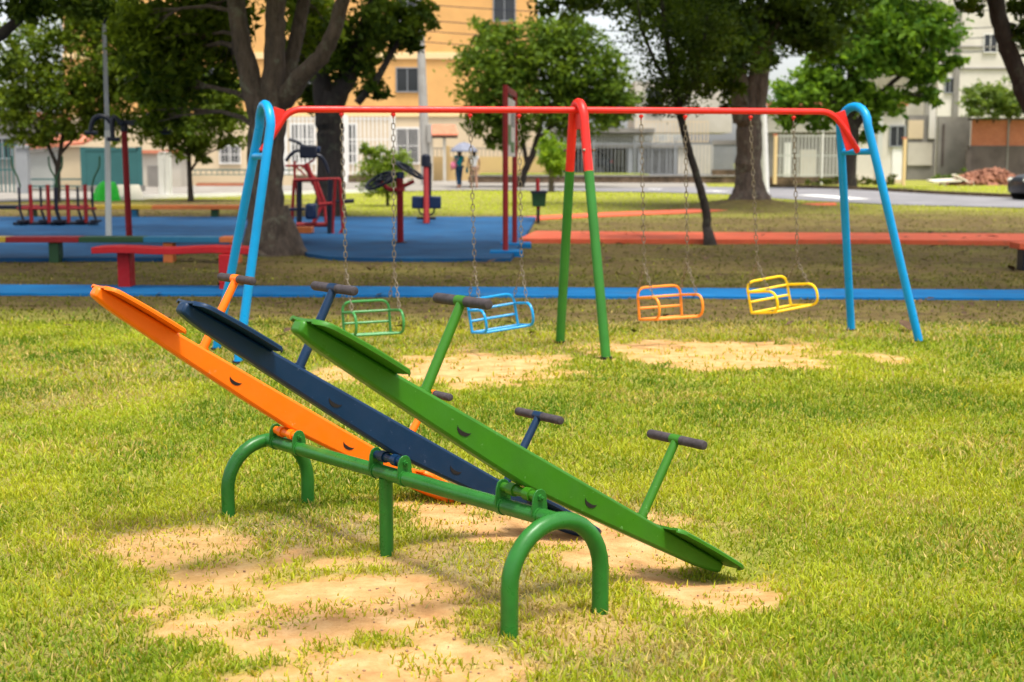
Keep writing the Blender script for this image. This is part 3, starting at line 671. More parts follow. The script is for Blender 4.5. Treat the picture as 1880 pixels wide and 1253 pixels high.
tree('park_tree', 'dark forked tree behind the red framed leg exerciser', 'tree', b,
     [([b + V(0, 0, -.2), b + V(0, 0, .1), at(608, 340, Y), at(606, 260, Y), at(604, 215, Y), at(610, 170, Y)], [.5, .42, .33, .33, .36, .3]),
      ([at(600, 215, Y), at(590, 150, Y), at(578, 80, Y), at(570, -20, Y)], [.3, .24, .2, .16]),
      ([at(612, 190, Y), at(640, 140, Y), at(658, 90, Y), at(672, 40, Y), at(695, -10, Y), at(715, -90, Y)], [.28, .24, .20, .18, .16, .1]),
      ([at(655, 190, Y - 1), at(690, 150, Y - 1), at(715, 105, Y - 1), at(735, 70, Y - 1)], [.1, .09, .07, .05])],
     [lp(640, 90, 70, 60, Y, 1900), lp(715, 45, 60, 50, Y - 1, 1500), lp(590, 80, 60, 90, Y + 1, 1900), lp(685, 165, 30, 30, Y - 1, 330), lp(580, 175, 50, 30, Y + 2, 700), lp(755, 60, 25, 45, Y - 1, 500),
      lp(640, -60, 130, 80, Y, 2200), lp(540, -40, 100, 90, Y, 1800), lp(770, 30, 30, 40, Y - 1, 400)],
     .22, DK, 'trees shading the playground', 'bark_dark', .25, over=[((-4.5, 36, 8.4), (4.5, 4.0, 1.6), 3200), ((-9.5, 34, 8), (3.6, 3.6, 1.4), 2200)])
Y = float(T3B[1]); b = V(T3B[0], Y, gz1(T3B[0], Y) - .05)
tree('park_tree', 'stout tree on an earth mound beside the white pole, right of the swings', 'tree', b,
     [([b + V(0, 0, -.2), b + V(0, 0, .1), at(1374, 350, Y), at(1374, 300, Y), at(1375, 240, Y), at(1376, 200, Y)], [.62, .50, .41, .385, .385, .37]),
      ([b + V(.62, -.2, -.1), b + V(.36, -.1, .15), b + V(.12, 0, .9)], [.1, .2, .16]), ([b + V(-.6, -.2, -.1), b + V(-.34, -.1, .15), b + V(-.1, 0, .9)], [.1, .2, .16]),
      ([at(1362, 225, Y), at(1358, 160, Y), at(1352, 90, Y), at(1340, 10, Y), at(1320, -80, Y)], [.30, .27, .24, .2, .14]),
      ([at(1378, 215, Y), at(1383, 150, Y), at(1390, 90, Y), at(1395, 10, Y), at(1400, -90, Y)], [.22, .19, .17, .15, .1]),
      ([at(1392, 210, Y), at(1400, 140, Y), at(1412, 80, Y), at(1430, 20, Y), at(1460, -70, Y)], [.22, .2, .18, .15, .1])],
     [lp(1340, 45, 85, 65, Y - 1, 2600), lp(1440, 30, 80, 60, Y, 2600), lp(1510, 20, 80, 70, Y + 1, 2400), lp(1290, 95, 65, 75, Y - 2, 2000), lp(1370, 100, 50, 40, Y - 3, 700), lp(1240, 20, 90, 40, Y, 1700), lp(1150, 0, 90, 30, Y + 1, 1400), lp(1040, 0, 60, 30, Y + 1, 800),
      lp(1330, 160, 40, 40, Y - 2, 500), lp(1380, -90, 180, 80, Y, 3000), lp(1300, 20, 70, 40, Y - 1, 1700), lp(1480, 70, 60, 40, Y, 1400)],
     .24, DKK, 'trees shading the playground', 'bark', .24, over=[((T3B[0], T3B[1] - 1, 9.2), (5.5, 5.2, 1.8), 4200)])
Y = 26.8; b = V(3.70, 26.6, gz1(3.7, 26.6))
tree('slender_tree', 'thin leaning tree growing in front of the wide red path', 'tree', b,
     [([b + V(0, 0, -.1), b + V(0, 0, .05), at(1298, 420, Y), at(1297, 390, Y), at(1287, 350, Y), at(1272, 300, Y), at(1258, 250, Y), at(1249, 215, Y), at(1238, 150, Y), at(1222, 60, Y), at(1212, -20, Y)], [.17, .12, .085, .08, .075, .07, .068, .065, .06, .05, .03]),
      ([at(1246, 200, Y), at(1275, 150, Y), at(1290, 90, Y), at(1300, 20, Y)], [.05, .04, .03, .02]), ([at(1242, 175, Y), at(1205, 120, Y), at(1180, 60, Y), at(1170, 0, Y)], [.045, .035, .03, .015])],
     [lp(1265, 130, 55, 65, Y, 3300), lp(1215, 150, 40, 55, Y, 1300), lp(1190, 60, 50, 50, Y, 900), lp(1290, 50, 60, 60, Y, 2600), lp(1235, 195, 55, 22, Y, 900), lp(1240, 60, 40, 60, Y, 1300), lp(1140, 20, 40, 25, Y, 350), lp(1250, -60, 110, 60, Y, 1600)],
     .078, DKK, None, 'bark_dark', .30, over=[((3.2, 25.5, 6.6), (3.4, 3.6, 1.2), 9000), ((4.5, 21.5, 6.8), (3.2, 3.0, 1.0), 7000), ((3.2, 16.6, 7.0), (3.2, 2.6, 1.0), 8000)])
Y = 47.0; b = on_ground(106, 372); Y = float(b[1])
tree('young_tree', 'small forked tree left of the pale light pole, airy crown', 'tree', b,
     [([b + V(0, 0, -.1), b, at(106, 340, Y), at(106, 305, Y)], [.14, .11, .09, .085]), ([at(106, 308, Y), at(92, 275, Y), at(75, 245, Y), at(55, 215, Y), at(40, 170, Y)], [.07, .06, .05, .04, .02]),
      ([at(107, 310, Y), at(112, 270, Y), at(120, 225, Y), at(135, 160, Y), at(130, 90, Y)], [.075, .065, .055, .04, .02]), ([at(112, 282, Y), at(135, 255, Y), at(155, 230, Y), at(175, 180, Y)], [.05, .04, .035, .02])],
     [lp(55, 130, 65, 55, Y, 2000), lp(125, 175, 70, 55, Y, 2200), lp(55, 215, 55, 38, Y, 1300), lp(190, 120, 60, 65, Y, 1900), lp(155, 235, 50, 28, Y, 900), lp(110, 70, 70, 45, Y, 1100), lp(20, 180, 40, 60, Y, 900), lp(215, 215, 45, 45, Y, 900), lp(220, 50, 65, 55, Y, 2600), lp(160, 40, 60, 45, Y, 1700), lp(230, 130, 50, 60, Y, 1600), lp(100, 245, 40, 22, Y, 700), lp(60, 70, 60, 40, Y, 900), lp(170, 170, 50, 50, Y, 1200), lp(260, 160, 50, 60, Y, 1300), lp(280, 60, 50, 50, Y, 900), lp(15, 110, 35, 40, Y, 500), lp(40, 255, 40, 20, Y, 450)],
     .20, OL, 'young trees by the pavement', 'bark_dark', .24)
b = on_ground(350, 371); Y = float(b[1])
tree('young_tree', 'small straight tree at the white kerb, left of the blue swing legs', 'tree', b,
     [([b + V(0, 0, -.1), b, at(349, 340, Y), at(347, 300, Y), at(345, 250, Y), at(350, 190, Y)], [.14, .11, .085, .075, .06, .03]), ([at(347, 318, Y), at(365, 292, Y), at(385, 280, Y), at(420, 265, Y)], [.05, .04, .03, .015]), ([at(346, 285, Y), at(320, 265, Y), at(300, 240, Y)], [.05, .035, .02])],
     [lp(345, 230, 55, 45, Y, 2100), lp(400, 185, 45, 50, Y, 1600), lp(300, 215, 50, 45, Y, 1500), lp(420, 240, 35, 35, Y, 700), lp(350, 170, 60, 40, Y, 1300), lp(330, 275, 40, 20, Y, 450), lp(385, 290, 25, 14, Y, 160), lp(420, 170, 35, 40, Y, 900), lp(300, 160, 50, 40, Y, 900), lp(425, 215, 35, 30, Y, 700), lp(375, 260, 40, 25, Y, 600), lp(290, 250, 35, 25, Y, 400)],
     .19, ((.05, .095, .01), (.20, .27, .03)), 'young trees by the pavement', 'bark_dark', .24)
Y = 62.0; gx = at(955, 345, Y); b = V(gx[0], Y, gz1(gx[0], Y))
tree('round_tree', 'dense round green tree standing before the yellow building', 'tree', b,
     [([b + V(0, 0, -.1), b, at(962, 318, Y), at(978, 285, Y), at(988, 250, Y), at(1000, 190, Y)], [.22, .17, .15, .14, .12, .08]), ([at(968, 305, Y), at(962, 270, Y), at(950, 230, Y)], [.1, .09, .05]), ([at(985, 262, Y), at(1010, 235, Y), at(1050, 200, Y)], [.1, .08, .05])],
     [lp(905, 130, 70, 75, Y, 4200), lp(1000, 100, 80, 70, Y, 4200), lp(1080, 140, 75, 65, Y, 3800), lp(1130, 180, 50, 50, Y, 2000), lp(960, 190, 85, 60, Y, 3600), lp(1060, 205, 75, 45, Y, 2600), lp(895, 215, 45, 40, Y, 1500), lp(1040, 65, 60, 38, Y, 1700), lp(905, 60, 40, 35, Y, 1000), lp(930, 255, 40, 28, Y, 900), lp(1110, 215, 30, 28, Y, 500)],
     .27, MID, 'leafy trees beyond the road', 'bark_dark', .2, .9)
Y = 56.0; gx = at(1012, 346, Y); b = V(gx[0], Y, gz1(gx[0], Y))
tree('clipped_tree', 'small bright green tree with whitewashed trunk left of the middle swing legs', 'tree', b,
     [([b + V(0, 0, -.1), b, at(1012, 325, Y), at(1014, 295, Y)], [.14, .12, .11, .06])], [lp(1014, 286, 27, 34, Y, 3000), lp(1022, 302, 20, 24, Y, 1200), lp(1006, 262, 17, 20, Y, 900)], .15, ((.09, .19, .015), (.36, .50, .05)), None, 'bark', .2, .9)
Y = 60.0; gx = at(1562, 338, Y); b = V(gx[0], Y, gz1(gx[0], Y))
tree('broadleaf_tree', 'broad bright green tree with large leaves behind the right blue legs', 'tree', b,
     [([b + V(0, 0, -.1), b, at(1562, 300, Y), at(1568, 250, Y), at(1565, 190, Y), at(1560, 120, Y)], [.36, .28, .24, .22, .2, .12]), ([at(1566, 240, Y), at(1600, 190, Y), at(1640, 150, Y), at(1690, 110, Y)], [.16, .13, .1, .06]), ([at(1566, 210, Y), at(1520, 180, Y), at(1470, 150, Y)], [.15, .11, .06])],
     [lp(1480, 165, 70, 45, Y, 2000), lp(1560, 110, 80, 60, Y, 2700), lp(1640, 80, 85, 60, Y, 2900), lp(1700, 60, 60, 60, Y, 1700), lp(1690, 130, 50, 30, Y, 1000), lp(1590, 190, 80, 30, Y, 1300), lp(1480, 215, 70, 22, Y, 900), lp(1745, 115, 32, 22, Y, 420), lp(1600, 240, 22, 28, Y, 260), lp(1690, 170, 26, 28, Y, 380), lp(1620, 20, 110, 40, Y, 2000), lp(1720, 185, 22, 16, Y, 160), lp(1650, -60, 120, 50, Y, 1600)],
     .36, BR, 'leafy trees beyond the road', 'bark_dark', .2, .8)
Y = 29.0; bb = at(1985, 436, Y); b = V(bb[0], Y, gz1(bb[0], Y))
tree('park_tree', 'dark leaning trunk crossing the top right corner', 'tree', b,
     [([b + V(0, 0, -.2), b, at(1960, 360, Y), at(1915, 250, Y), at(1880, 165, Y), at(1855, 100, Y), at(1838, 50, Y), at(1826, 0, Y), at(1812, -90, Y), at(1790, -200, Y)], [.36, .28, .24, .2, .185, .175, .17, .165, .14, .1]), ([at(1880, 165, Y), at(1905, 80, Y), at(1935, 0, Y), at(1960, -100, Y)], [.12, .1, .08, .05])],
     [lp(1872, 45, 28, 48, Y, 900), lp(1920, 40, 40, 70, Y, 900), lp(1830, -70, 110, 50, Y, 1500), lp(1790, 10, 30, 22, Y, 260)],
     .15, DK, 'trees shading the playground', 'bark_dark', .25, over=[((9.5, 26, 7.4), (4.2, 4.4, 1.5), 6000), ((8, 20, 7.2), (4.0, 3.6, 1.3), 4800), ((12.5, 23, 7.5), (3.2, 4, 1.4), 3600), ((8.5, 15.2, 7.2), (3.8, 2.6, 1.1), 4200)])
# shade tree just outside the frame on the left, whose branch shows in the corner
b = V(-13.5, 27, gz1(-13.5, 27)); Y = 27
tree('park_tree', 'dark branch with leaves hanging into the top left corner', 'tree', b,
     [([b + V(0, 0, -.2), b, b + V(.1, 0, 2), b + V(.3, 0, 4.2)], [.4, .34, .28, .24]), ([b + V(.2, 0, 3.4), at(-40, 85, Y), at(5, 62, Y), at(35, 35, Y), at(70, -20, Y)], [.18, .13, .11, .09, .05])],
     [lp(20, 18, 60, 30, Y, 800), lp(95, 8, 70, 26, Y, 900), lp(170, 10, 60, 26, Y, 700), lp(-20, 110, 30, 50, Y, 300), lp(80, -80, 130, 60, Y, 1500)],
     .15, DK, 'trees shading the playground', 'bark_dark', .26, over=[((-12, 26, 7.6), (4, 4.4, 1.5), 5000)])
# shrubs
Y = 43.0; bb = on_ground(712, 379); b = bb; Y = float(b[1])
tree('shrub', 'leafy shrub on a thin stem in the sunlit lawn', 'shrub', b, [([b + V(0, 0, -.1), b, at(711, 360, Y), at(708, 335, Y)], [.06, .05, .045, .03])],
     [lp(705, 318, 48, 34, Y, 3400), lp(688, 286, 26, 22, Y, 1000), lp(670, 274, 15, 15, Y, 500), lp(730, 294, 28, 20, Y, 1100), lp(702, 345, 42, 18, Y, 1300)], .10, ((.07, .14, .015), (.30, .40, .06)), None, 'bark_dark', .2, .9)
Y = 80.0
def hedge(name, label, box, n, leaf, tint, Y, dz):
    (x0, y0, x1, y1) = box; a = at((x0 + x1) / 2, y1, Y); root = thing(name, label, 'hedge', a); mb = MB()
    for k in range(5): q = at(x0 + (x1 - x0) * (k + .5) / 5, y1, Y); part('stem', MB().tube([q - V(0, 0, .2), q + V(.1, 0, .3), q + V(0, 0, .5 if dz > 1 else .2)], [.05, .04, .02], 6), M['bark_dark'], root)
    L = [lp(x0 + (x1 - x0) * (k + .5) / 5, (y0 + y1) / 2 + (8 if k == 0 else 0), (x1 - x0) / 5 * .85, (y1 - y0) / 2, Y, n // 5, dz) for k in range(5)]
    P = [lobe_points(*l, .2) for l in L]; p = np.concatenate([q[0] for q in P]); t = RNG.random(len(p))[:, None]
    leaf_mesh('foliage', p, leaf, V(*tint[0]) * (1 - t) + V(*tint[1]) * t, root, .9)
hedge('hedge', 'clipped light green hedge on top of the brick wall', (1778, 142, 1930, 220), 5200, .30, ((.06, .11, .02), (.22, .30, .07)), 80, 1.2)

# ------------------------------------------------------------------ buildings and walls
def zrect(mb, x0, y0, x1, y1, Y, th, off=0, zb=None):         # box whose front face fills that view rectangle at distance Y
    a, c = at(x0, y1, Y + off), at(x1, y0, Y + off); z0 = a[2] if zb is None else zb
    return mb.span(a[0], c[0], Y + off, Y + off + th, z0, c[2])
def gnd(Y): return float(ramp(Y)) - .15
def window(parent, x0, y0, x1, y1, Y, bars=0, frame='grey_steel', pane='glass', shut=0):
    a, c = at(x0, y1, Y), at(x1, y0, Y); w = part('window', zrect(MB(), x0, y0, x1, y1, Y, .05, -.03), M[pane], parent)
    t = .07; mb = MB()
    mb.span(a[0] - t, c[0] + t, Y - .09, Y - .032, c[2], c[2] + t).span(a[0] - t, c[0] + t, Y - .12, Y - .032, a[2] - t, a[2])
    mb.span(a[0] - t, a[0], Y - .09, Y - .032, a[2], c[2]).span(c[0], c[0] + t, Y - .09, Y - .032, a[2], c[2])
    mx = (a[0] + c[0]) / 2; mb.span(mx - .025, mx + .025, Y - .07, Y - .032, a[2], c[2])
    if shut: mb.span(mx - .02 + (c[0] - mx) * .5, mx + .02 + (c[0] - mx) * .5, Y - .07, Y - .032, a[2], c[2])
    part('window_frame', mb, M[frame], w)
    if bars:
        mb = MB()
        for k in range(bars): x = a[0] + (c[0] - a[0]) * (k + .5) / bars; mb.box((x, Y - .15, (a[2] + c[2]) / 2), (.035, .03, c[2] - a[2] + .1))
        for z in (a[2] + .03, (a[2] + c[2]) / 2, c[2] - .03): mb.span(a[0], c[0], Y - .13, Y - .10, z - .02, z + .02)
        part('window_grille', mb, M['white'], w)
def pillar(mb, px, y0, y1, wpx, Y, th=.25, zb=None): return zrect(mb, px - wpx / 2, y0, px + wpx / 2, y1, Y, th, 0, zb)
def bars(x0, y0, x1, y1, Y, step, wid=.04, rails=(0, 1), th=.03, zb=None):
    mb = MB(); a, c = at(x0, y1, Y), at(x1, y0, Y); n = max(2, int(abs(c[0] - a[0]) / step)); z0 = a[2] if zb is None else zb
    for k in range(n + 1): x = a[0] + (c[0] - a[0]) * k / n; mb.box((x, Y, (z0 + c[2]) / 2), (wid, th, c[2] - z0))
    for r in rails: z = z0 + (c[2] - z0) * (.04 + .92 * r); mb.span(a[0] - .02, c[0] + .02, Y + th / 2, Y + th / 2 + .04, z - .03, z + .03)
    return mb
# yellow apartment block
Y = 92.0; A = at(118, 345, Y); root = thing('apartment_building', 'tall ochre yellow apartment block with pale ground floor behind the trees', 'building', (at(550, 345, Y)[0], Y, gnd(Y)))
def bl(x0, x1, y0, y1, off, th, m, nm, bev=0, lab=None):
    a, c = at(x0, y1, Y), at(x1, y0, Y); return part(nm, MB().span(a[0], c[0], Y + off, Y + off + th, a[2], c[2]), M[m], root, bev, lab)
bl(118, 988, -135, 110, 0, 14, 'ochre', 'upper_wall'); bl(118, 988, 110, 213, .0, 14, 'ochre', 'upper_wall'); bl(118, 988, 213, 366, .004, 14, 'cream', 'ground_floor_wall')
bl(116, 990, 97, 109, -.12, .118, 'band', 'cornice_band', .02); bl(116, 990, 209, 215, -.1, .098, 'band', 'cornice_band', .02)
bl(112, 994, -150, -135, -.3, 14.6, 'band', 'roof_parapet', .03)
for wx in (215, 392, 570, 748, 926):
    for wy in (147, 17, -96): window(root, wx - 19, wy - 21, wx + 19, wy + 21, Y - .003, 0, 'grey_steel')
window(root, 729, 236, 768, 300, Y - .003, 8, 'white'); window(root, 608, 228, 655, 300, Y - .003, 8, 'white'); window(root, 535, 228, 575, 300, Y - .003, 8, 'white')
window(root, 405, 268, 440, 300, Y - .003, 6, 'white')
# house on the far left with white cladding
Y = 57.0; root = thing('side_house', 'low white ribbed house wall with grey base left of the teal gate', 'house', (at(98, 350, Y)[0], Y, gnd(Y)))
mb = MB(); a, c = at(47, 347, Y), at(112, 276, Y); n = 22
for k in range(n): x0 = a[0] + (c[0] - a[0]) * k / n; x1 = a[0] + (c[0] - a[0]) * (k + 1) / n; mb.span(x0, x1 - .02, Y, Y + 3.9 if False else Y + .1, a[2], c[2] - .12 + .16 * k / n)
part('ribbed_wall', mb, M['offwhite'], root)
part('side_wall', zrect(MB(), 112, 270, 150, 347, Y, 3.5, -.05), M['cream'], root); part('base_wall', zrect(MB(), 45, 347, 152, 372, Y, 3.6, -.1, gnd(Y)), M['grey_wall'], root)
part('inner_wall', zrect(MB(), 47, 282, 112, 347, Y, 3.0, .102), M['offwhite'], root)
mb = MB(); a, c = at(40, 276, Y), at(156, 262, Y)
mb.add([(a[0], Y - .25, a[2]), (c[0], Y - .25, c[2] - .1), (c[0], Y + 3.8, c[2] + .5), (a[0], Y + 3.8, a[2] + .5), (a[0], Y - .25, a[2] + .12), (c[0], Y - .25, c[2] + .02), (c[0], Y + 3.8, c[2] + .62), (a[0], Y + 3.8, a[2] + .62)], [(0, 1, 2, 3), (4, 5, 6, 7), (0, 1, 5, 4), (1, 2, 6, 5), (2, 3, 7, 6), (3, 0, 4, 7)])
part('roof', mb, M['roof_tile'], root)
part('handrail', bars(47, 329, 150, 343, Y - .35, 1.0, .03, (0, 1), .03), M['teal'], root)
r2 = thing('gate_pillar', 'pale grey square gate pillar left of the ribbed white wall', 'pillar', on_ground(40, 369)); part('shaft', zrect(MB(), 31, 272, 48, 370, 53.5, .4, 0, gnd(53)), M['grey_steel'], r2, .02); part('cap', zrect(MB(), 29, 267, 50, 273, 53.5, .5, -.05), M['grey_steel'], r2, .02)
r2 = thing('iron_fence', 'dark green barred fence at the left edge', 'fence', (at(0, 350, 55)[0], 55, gnd(55))); part('railing', bars(-420, 262, 30, 356, 55, .16, .05, (0, .5, 1), .03, gnd(55)), M['teal'], r2); part('base', zrect(MB(), -420, 352, 30, 372, 55, .3, .1, gnd(55)), M['grey_wall'], r2)
r2 = thing('back_house', 'grey green house behind the left fence', 'house', (at(0, 350, 68)[0], 68, gnd(68))); part('wall', zrect(MB(), -900, 215, 46, 350, 68, 6, 0, gnd(68)), M['grey_wall'], r2); window(r2, -10, 255, 20, 290, 68, 0)
part('roof', zrect(MB(), -910, 205, 52, 215, 68, 6.6, -.3), M['roof_tile'], r2)
# teal gate
Y = 56.0; root = thing('sheet_metal_gate', 'teal sheet metal gate behind the bright green heap', 'gate', (at(205, 345, Y)[0], Y, gnd(Y)))
part('sheet', zrect(MB(), 157, 276, 253, 338, Y, .04, 0), M['teal'], root)
mb = MB(); [pillar(mb, q, 270, 345, 7, Y - .02, .1) for q in (153, 256)]; zrect(mb, 157, 271, 253, 277, Y - .02, .09); zrect(mb, 157, 337, 253, 341, Y - .02, .09); part('gate_frame', mb, M['teal'], root)
part('sill_wall', zrect(MB(), 148, 341, 262, 370, Y, .4, -.06, gnd(Y)), M['grey_wall'], root)
# heap and board
p = on_ground(191, 369); root = thing('covered_heap', 'bright green plastic sheet thrown over a heap by the kerb', 'heap', p); mb = MB(); nr, na = 12, 40
for j in range(nr):
    t = j / (nr - 1)
    for i in range(na):
        a = 2 * math.pi * i / na; fold = .10 * t * math.sin(a * 7 + 3 * t) + .14 * (vnoise(np.array([3 + 1.6 * math.cos(a) + t]), np.array([7 + 1.6 * math.sin(a)]))[0] - .5)
        R_ = (.06 + .40 * t ** .62) * (1 + fold); z = .66 * (1 - t ** 2.1) - .04 + .07 * math.sin(3 * a + 1) * t * (1 - t) * 3 + .05 * (vnoise(np.array([a * 2.2]), np.array([t * 4.]))[0] - .5)
        mb.v.append((p[0] + R_ * math.cos(a) + .04 * (1 - t), p[1] + .3 + R_ * .9 * math.sin(a), p[2] + z))
for j in range(nr - 1):
    for i in range(na): mb.f.append((j * na + i, j * na + (i + 1) % na, (j + 1) * na + (i + 1) % na, (j + 1) * na + i))
mb.f.append(tuple(range(na))); part('plastic_sheet', mb, M['bag'], root, 0, None, None, 60)
p = on_ground(238, 367); s = p[1] / F; mb = MB(); mb.add([p + V(-.25, -.02, 0), p + V(.5, -.02, .0), p + V(.22, .42, .50), p + V(-.52, .42, .50), p + V(-.25, .02, .0), p + V(.5, .02, 0), p + V(.22, .46, .5), p + V(-.52, .46, .5)], [(0, 1, 2, 3), (4, 5, 6, 7), (0, 1, 5, 4), (1, 2, 6, 5), (2, 3, 7, 6), (3, 0, 4, 7)])
tag(part('board', mb, M['board'], None, 0, None, p), 'cream board leaning beside the bright green heap', 'board')
# posts right of the gate
for px, lb in ((296, 'left one of two thick white gate posts'), (308, 'right one of two thick white gate posts')):
    q = on_ground(px, 364); root = thing('gate_post', lb, 'post', q, 'white gate posts'); part('shaft', pillar(MB(), px, 281, 365, 8.5, q[1], .18, q[2] - .1), M['white'], root, .01); part('cap', pillar(MB(), px, 279, 281, 9.6, q[1] - .02, .22), M['white'], root, .01)
root = thing('garden_wall', 'cream garden wall with green railing behind the small straight tree', 'wall', (at(380, 350, 66)[0], 66, gnd(66))); part('wall', zrect(MB(), 318, 322, 540, 350, 66, .25, 0, gnd(66)), M['cream'], root); part('railing', bars(318, 312, 540, 322, 66.1, .25, .03, (0, 1)), M['teal'], root)
root = thing('storage_shed', 'grey shed with terracotta front behind the white gate posts', 'shed', (at(290, 350, 63)[0], 63, gnd(63))); part('wall', zrect(MB(), 258, 282, 330, 350, 63, 2, 0, gnd(63)), M['beige'], root); part('door', zrect(MB(), 272, 305, 290, 350, 63, .05, -.05, gnd(63)), M['grey_wall'], root)
part('roof', zrect(MB(), 255, 276, 333, 282, 63, 2.3, -.2), M['roof_tile'], root)
Y = 64.5; root = thing('brick_planter', 'low brick planter behind the white kerb', 'planter', (at(410, 352, Y)[0], Y, gnd(Y))); part('box', zrect(MB(), 360, 337, 452, 356, Y, .6, 0, gnd(Y)), M['brick'], root, .02); part('soil', zrect(MB(), 362, 336, 450, 338, Y, .5, .05), M['stone'], root)
# white barred fence before the yellow block
Y = 74.0; root = thing('barred_fence', 'tall white barred fence behind the forked trunks', 'fence', (at(620, 345, Y)[0], Y, gnd(Y)))
part('bar_panel', bars(520, 214, 722, 322, Y, .21, .07, (0, .36, .62, 1), .04), M['white'], root); part('base_wall', zrect(MB(), 515, 322, 725, 350, Y, .3, -.05, gnd(Y)), M['stone'], root)
for q in (520, 634, 722): part('fence_post', pillar(MB(), q, 211, 345, 6, Y - .1, .14, gnd(Y)), M['white'], root, .01)
# yellow wall with railing
Y = 80.0; root = thing('boundary_wall', 'yellow rendered boundary wall topped by a thin railing behind the umbrella', 'wall', (at(900, 345, Y)[0], Y, gnd(Y)))
part('wall', zrect(MB(), 788, 288, 1010, 350, Y, .3, 0, gnd(Y)), M['yellow_wall'], root); part('railing', bars(788, 272, 1010, 290, Y + .1, .22, .035, (0, 1), .03), M['grey_wall'], root)
for q in (822, 1008): part('pier', pillar(MB(), q, 268, 350, 7, Y - .06, .42, gnd(Y)), M['yellow_wall'], root, .01)
# tiled porch
Y = 78.5; root = thing('porch_roof', 'small terracotta tiled porch roof on posts right of the utility pole', 'porch', (at(812, 345, Y)[0], Y, gnd(Y)))
a, c = at(786, 247, Y), at(842, 232, Y); mb = MB(); mb.add([(a[0], Y - .6, a[2]), (c[0], Y - .6, a[2]), (c[0] - .25, Y + .9, c[2] + .1), (a[0] + .2, Y + .9, c[2] + .1), (a[0], Y - .6, a[2] - .08), (c[0], Y - .6, a[2] - .08), (c[0] - .25, Y + .9, c[2] - .1), (a[0] + .2, Y + .9, c[2] - .1)], [(0, 1, 2, 3), (4, 5, 6, 7), (0, 1, 5, 4), (1, 2, 6, 5), (2, 3, 7, 6), (3, 0, 4, 7)])
part('tiled_roof', mb, M['roof_tile'], root); part('beam', zrect(MB(), 788, 249, 840, 254, Y, .2, -.45), M['dark_wall'], root)
for q in (792, 816): part('porch_post', pillar(MB(), q, 254, 350, 5, Y - .4, .14, gnd(Y)), M['beige'], root)
# stone retaining wall and raised front lawn
Y = 73.0; root = thing('retaining_wall', 'dark rough stone retaining wall along the far road side', 'wall', (at(1100, 345, Y)[0], Y, gnd(Y)))
part('stone_face', zrect(MB(), 860, 325, 1352, 349, Y, .4, 0, gnd(Y)), M['stone'], root); part('coping', zrect(MB(), 862, 322, 1350, 325, Y, .5, -.04), M['grey_wall'], root, .02)
mb = MB()
for k in range(26): px = 862 + 3.0 * k; q = at(px, 326 + random.uniform(-1, 1), Y - .1); mb.ball(q, (.05, .06, .05), 7, 5)
tz = at(1100, 320, 74)[2]; mb2 = MB(); mb2.span(at(880, 320, 74)[0], at(1190, 320, 74)[0], 73.45, 79.7, tz - .5, tz); o = struct('raised_lawn', mb2, rough_mat('far_lawn', (.12, .15, .015, 1), (.24, .27, .03, 1), 3, .95), 0, 'raised strip of lawn above the stone wall')
# grey house with carport
Y = 82.0; root = thing('carport_house', 'grey house with open carport and white balcony rails right of the middle legs', 'house', (at(1170, 330, Y)[0], Y, gnd(Y)))
part('back_wall', zrect(MB(), 1012, 262, 1345, 330, Y, .3, 3.5, gnd(Y)), M['grey_wall'], root); part('upper_wall', zrect(MB(), 1165, 150, 1345, 244, Y, 5, 2.5), M['beige'], root)
part('balcony_slab', zrect(MB(), 1010, 266, 1262, 272, Y, 4.3, -.3), M['grey_wall'], root); part('balcony_rail', bars(1010, 247, 1262, 266, Y - .2, .16, .07, (0, 1), .04), M['offwhite'], root)
part('roof_slab', zrect(MB(), 1000, 236, 1202, 244, Y, 5.2, -.6), M['grey_wall'], root); part('upper_wall', zrect(MB(), 1012, 244, 1165, 266, Y, .3, 2.6), M['dark_wall'], root)
for q in (1002, 1157, 1176): part('column', pillar(MB(), q, 272, 332, 9, Y - .25, .35, gnd(Y)), M['grey_steel'], root)
window(root, 1188, 165, 1215, 205, Y + 2.49, 0); part('inner_door', zrect(MB(), 1126, 276, 1146, 306, Y, .06, 3.4), M['offwhite'], root)
part('gate', bars(1184, 272, 1242, 328, Y - .2, .14, .05, (0, 1), .04), M['grey_steel'], root); part('side_wall', zrect(MB(), 1244, 266, 1310, 330, Y, .3, -.15, gnd(Y)), M['beige'], root)
part('upper_fence', bars(1168, 222, 1300, 262, Y - .5 + 1.2, .2, .06, (0, 1), .04), M['cream'], root)
root = thing('barred_fence', 'long thin grey barred fence above the stone retaining wall', 'fence', (at(1160, 322, 75)[0], 75, gnd(75) + .6))
part('bar_panel', bars(1014, 262, 1306, 323, 75, .19, .032, (0, 1), .03), M['grey_steel'], root)
for q in (1014, 1090, 1166, 1240, 1306): part('fence_post', pillar(MB(), q, 258, 330, 3.2, 74.95, .09), M['grey_steel'], root)
Y = 79.0; root = thing('slatted_gate', 'blue grey slatted gate on a brown base left of the big trunk', 'gate', (at(1332, 345, Y)[0], Y, gnd(Y)))
part('slats', bars(1310, 266, 1356, 312, Y, .13, .10, (0, 1), .04), M['grey_steel'], root); part('base_wall', zrect(MB(), 1305, 312, 1358, 348, Y, .3, -.05, gnd(Y)), M['stone'], root); part('lintel', zrect(MB(), 1305, 258, 1358, 266, Y, .3, -.05), M['grey_wall'], root)
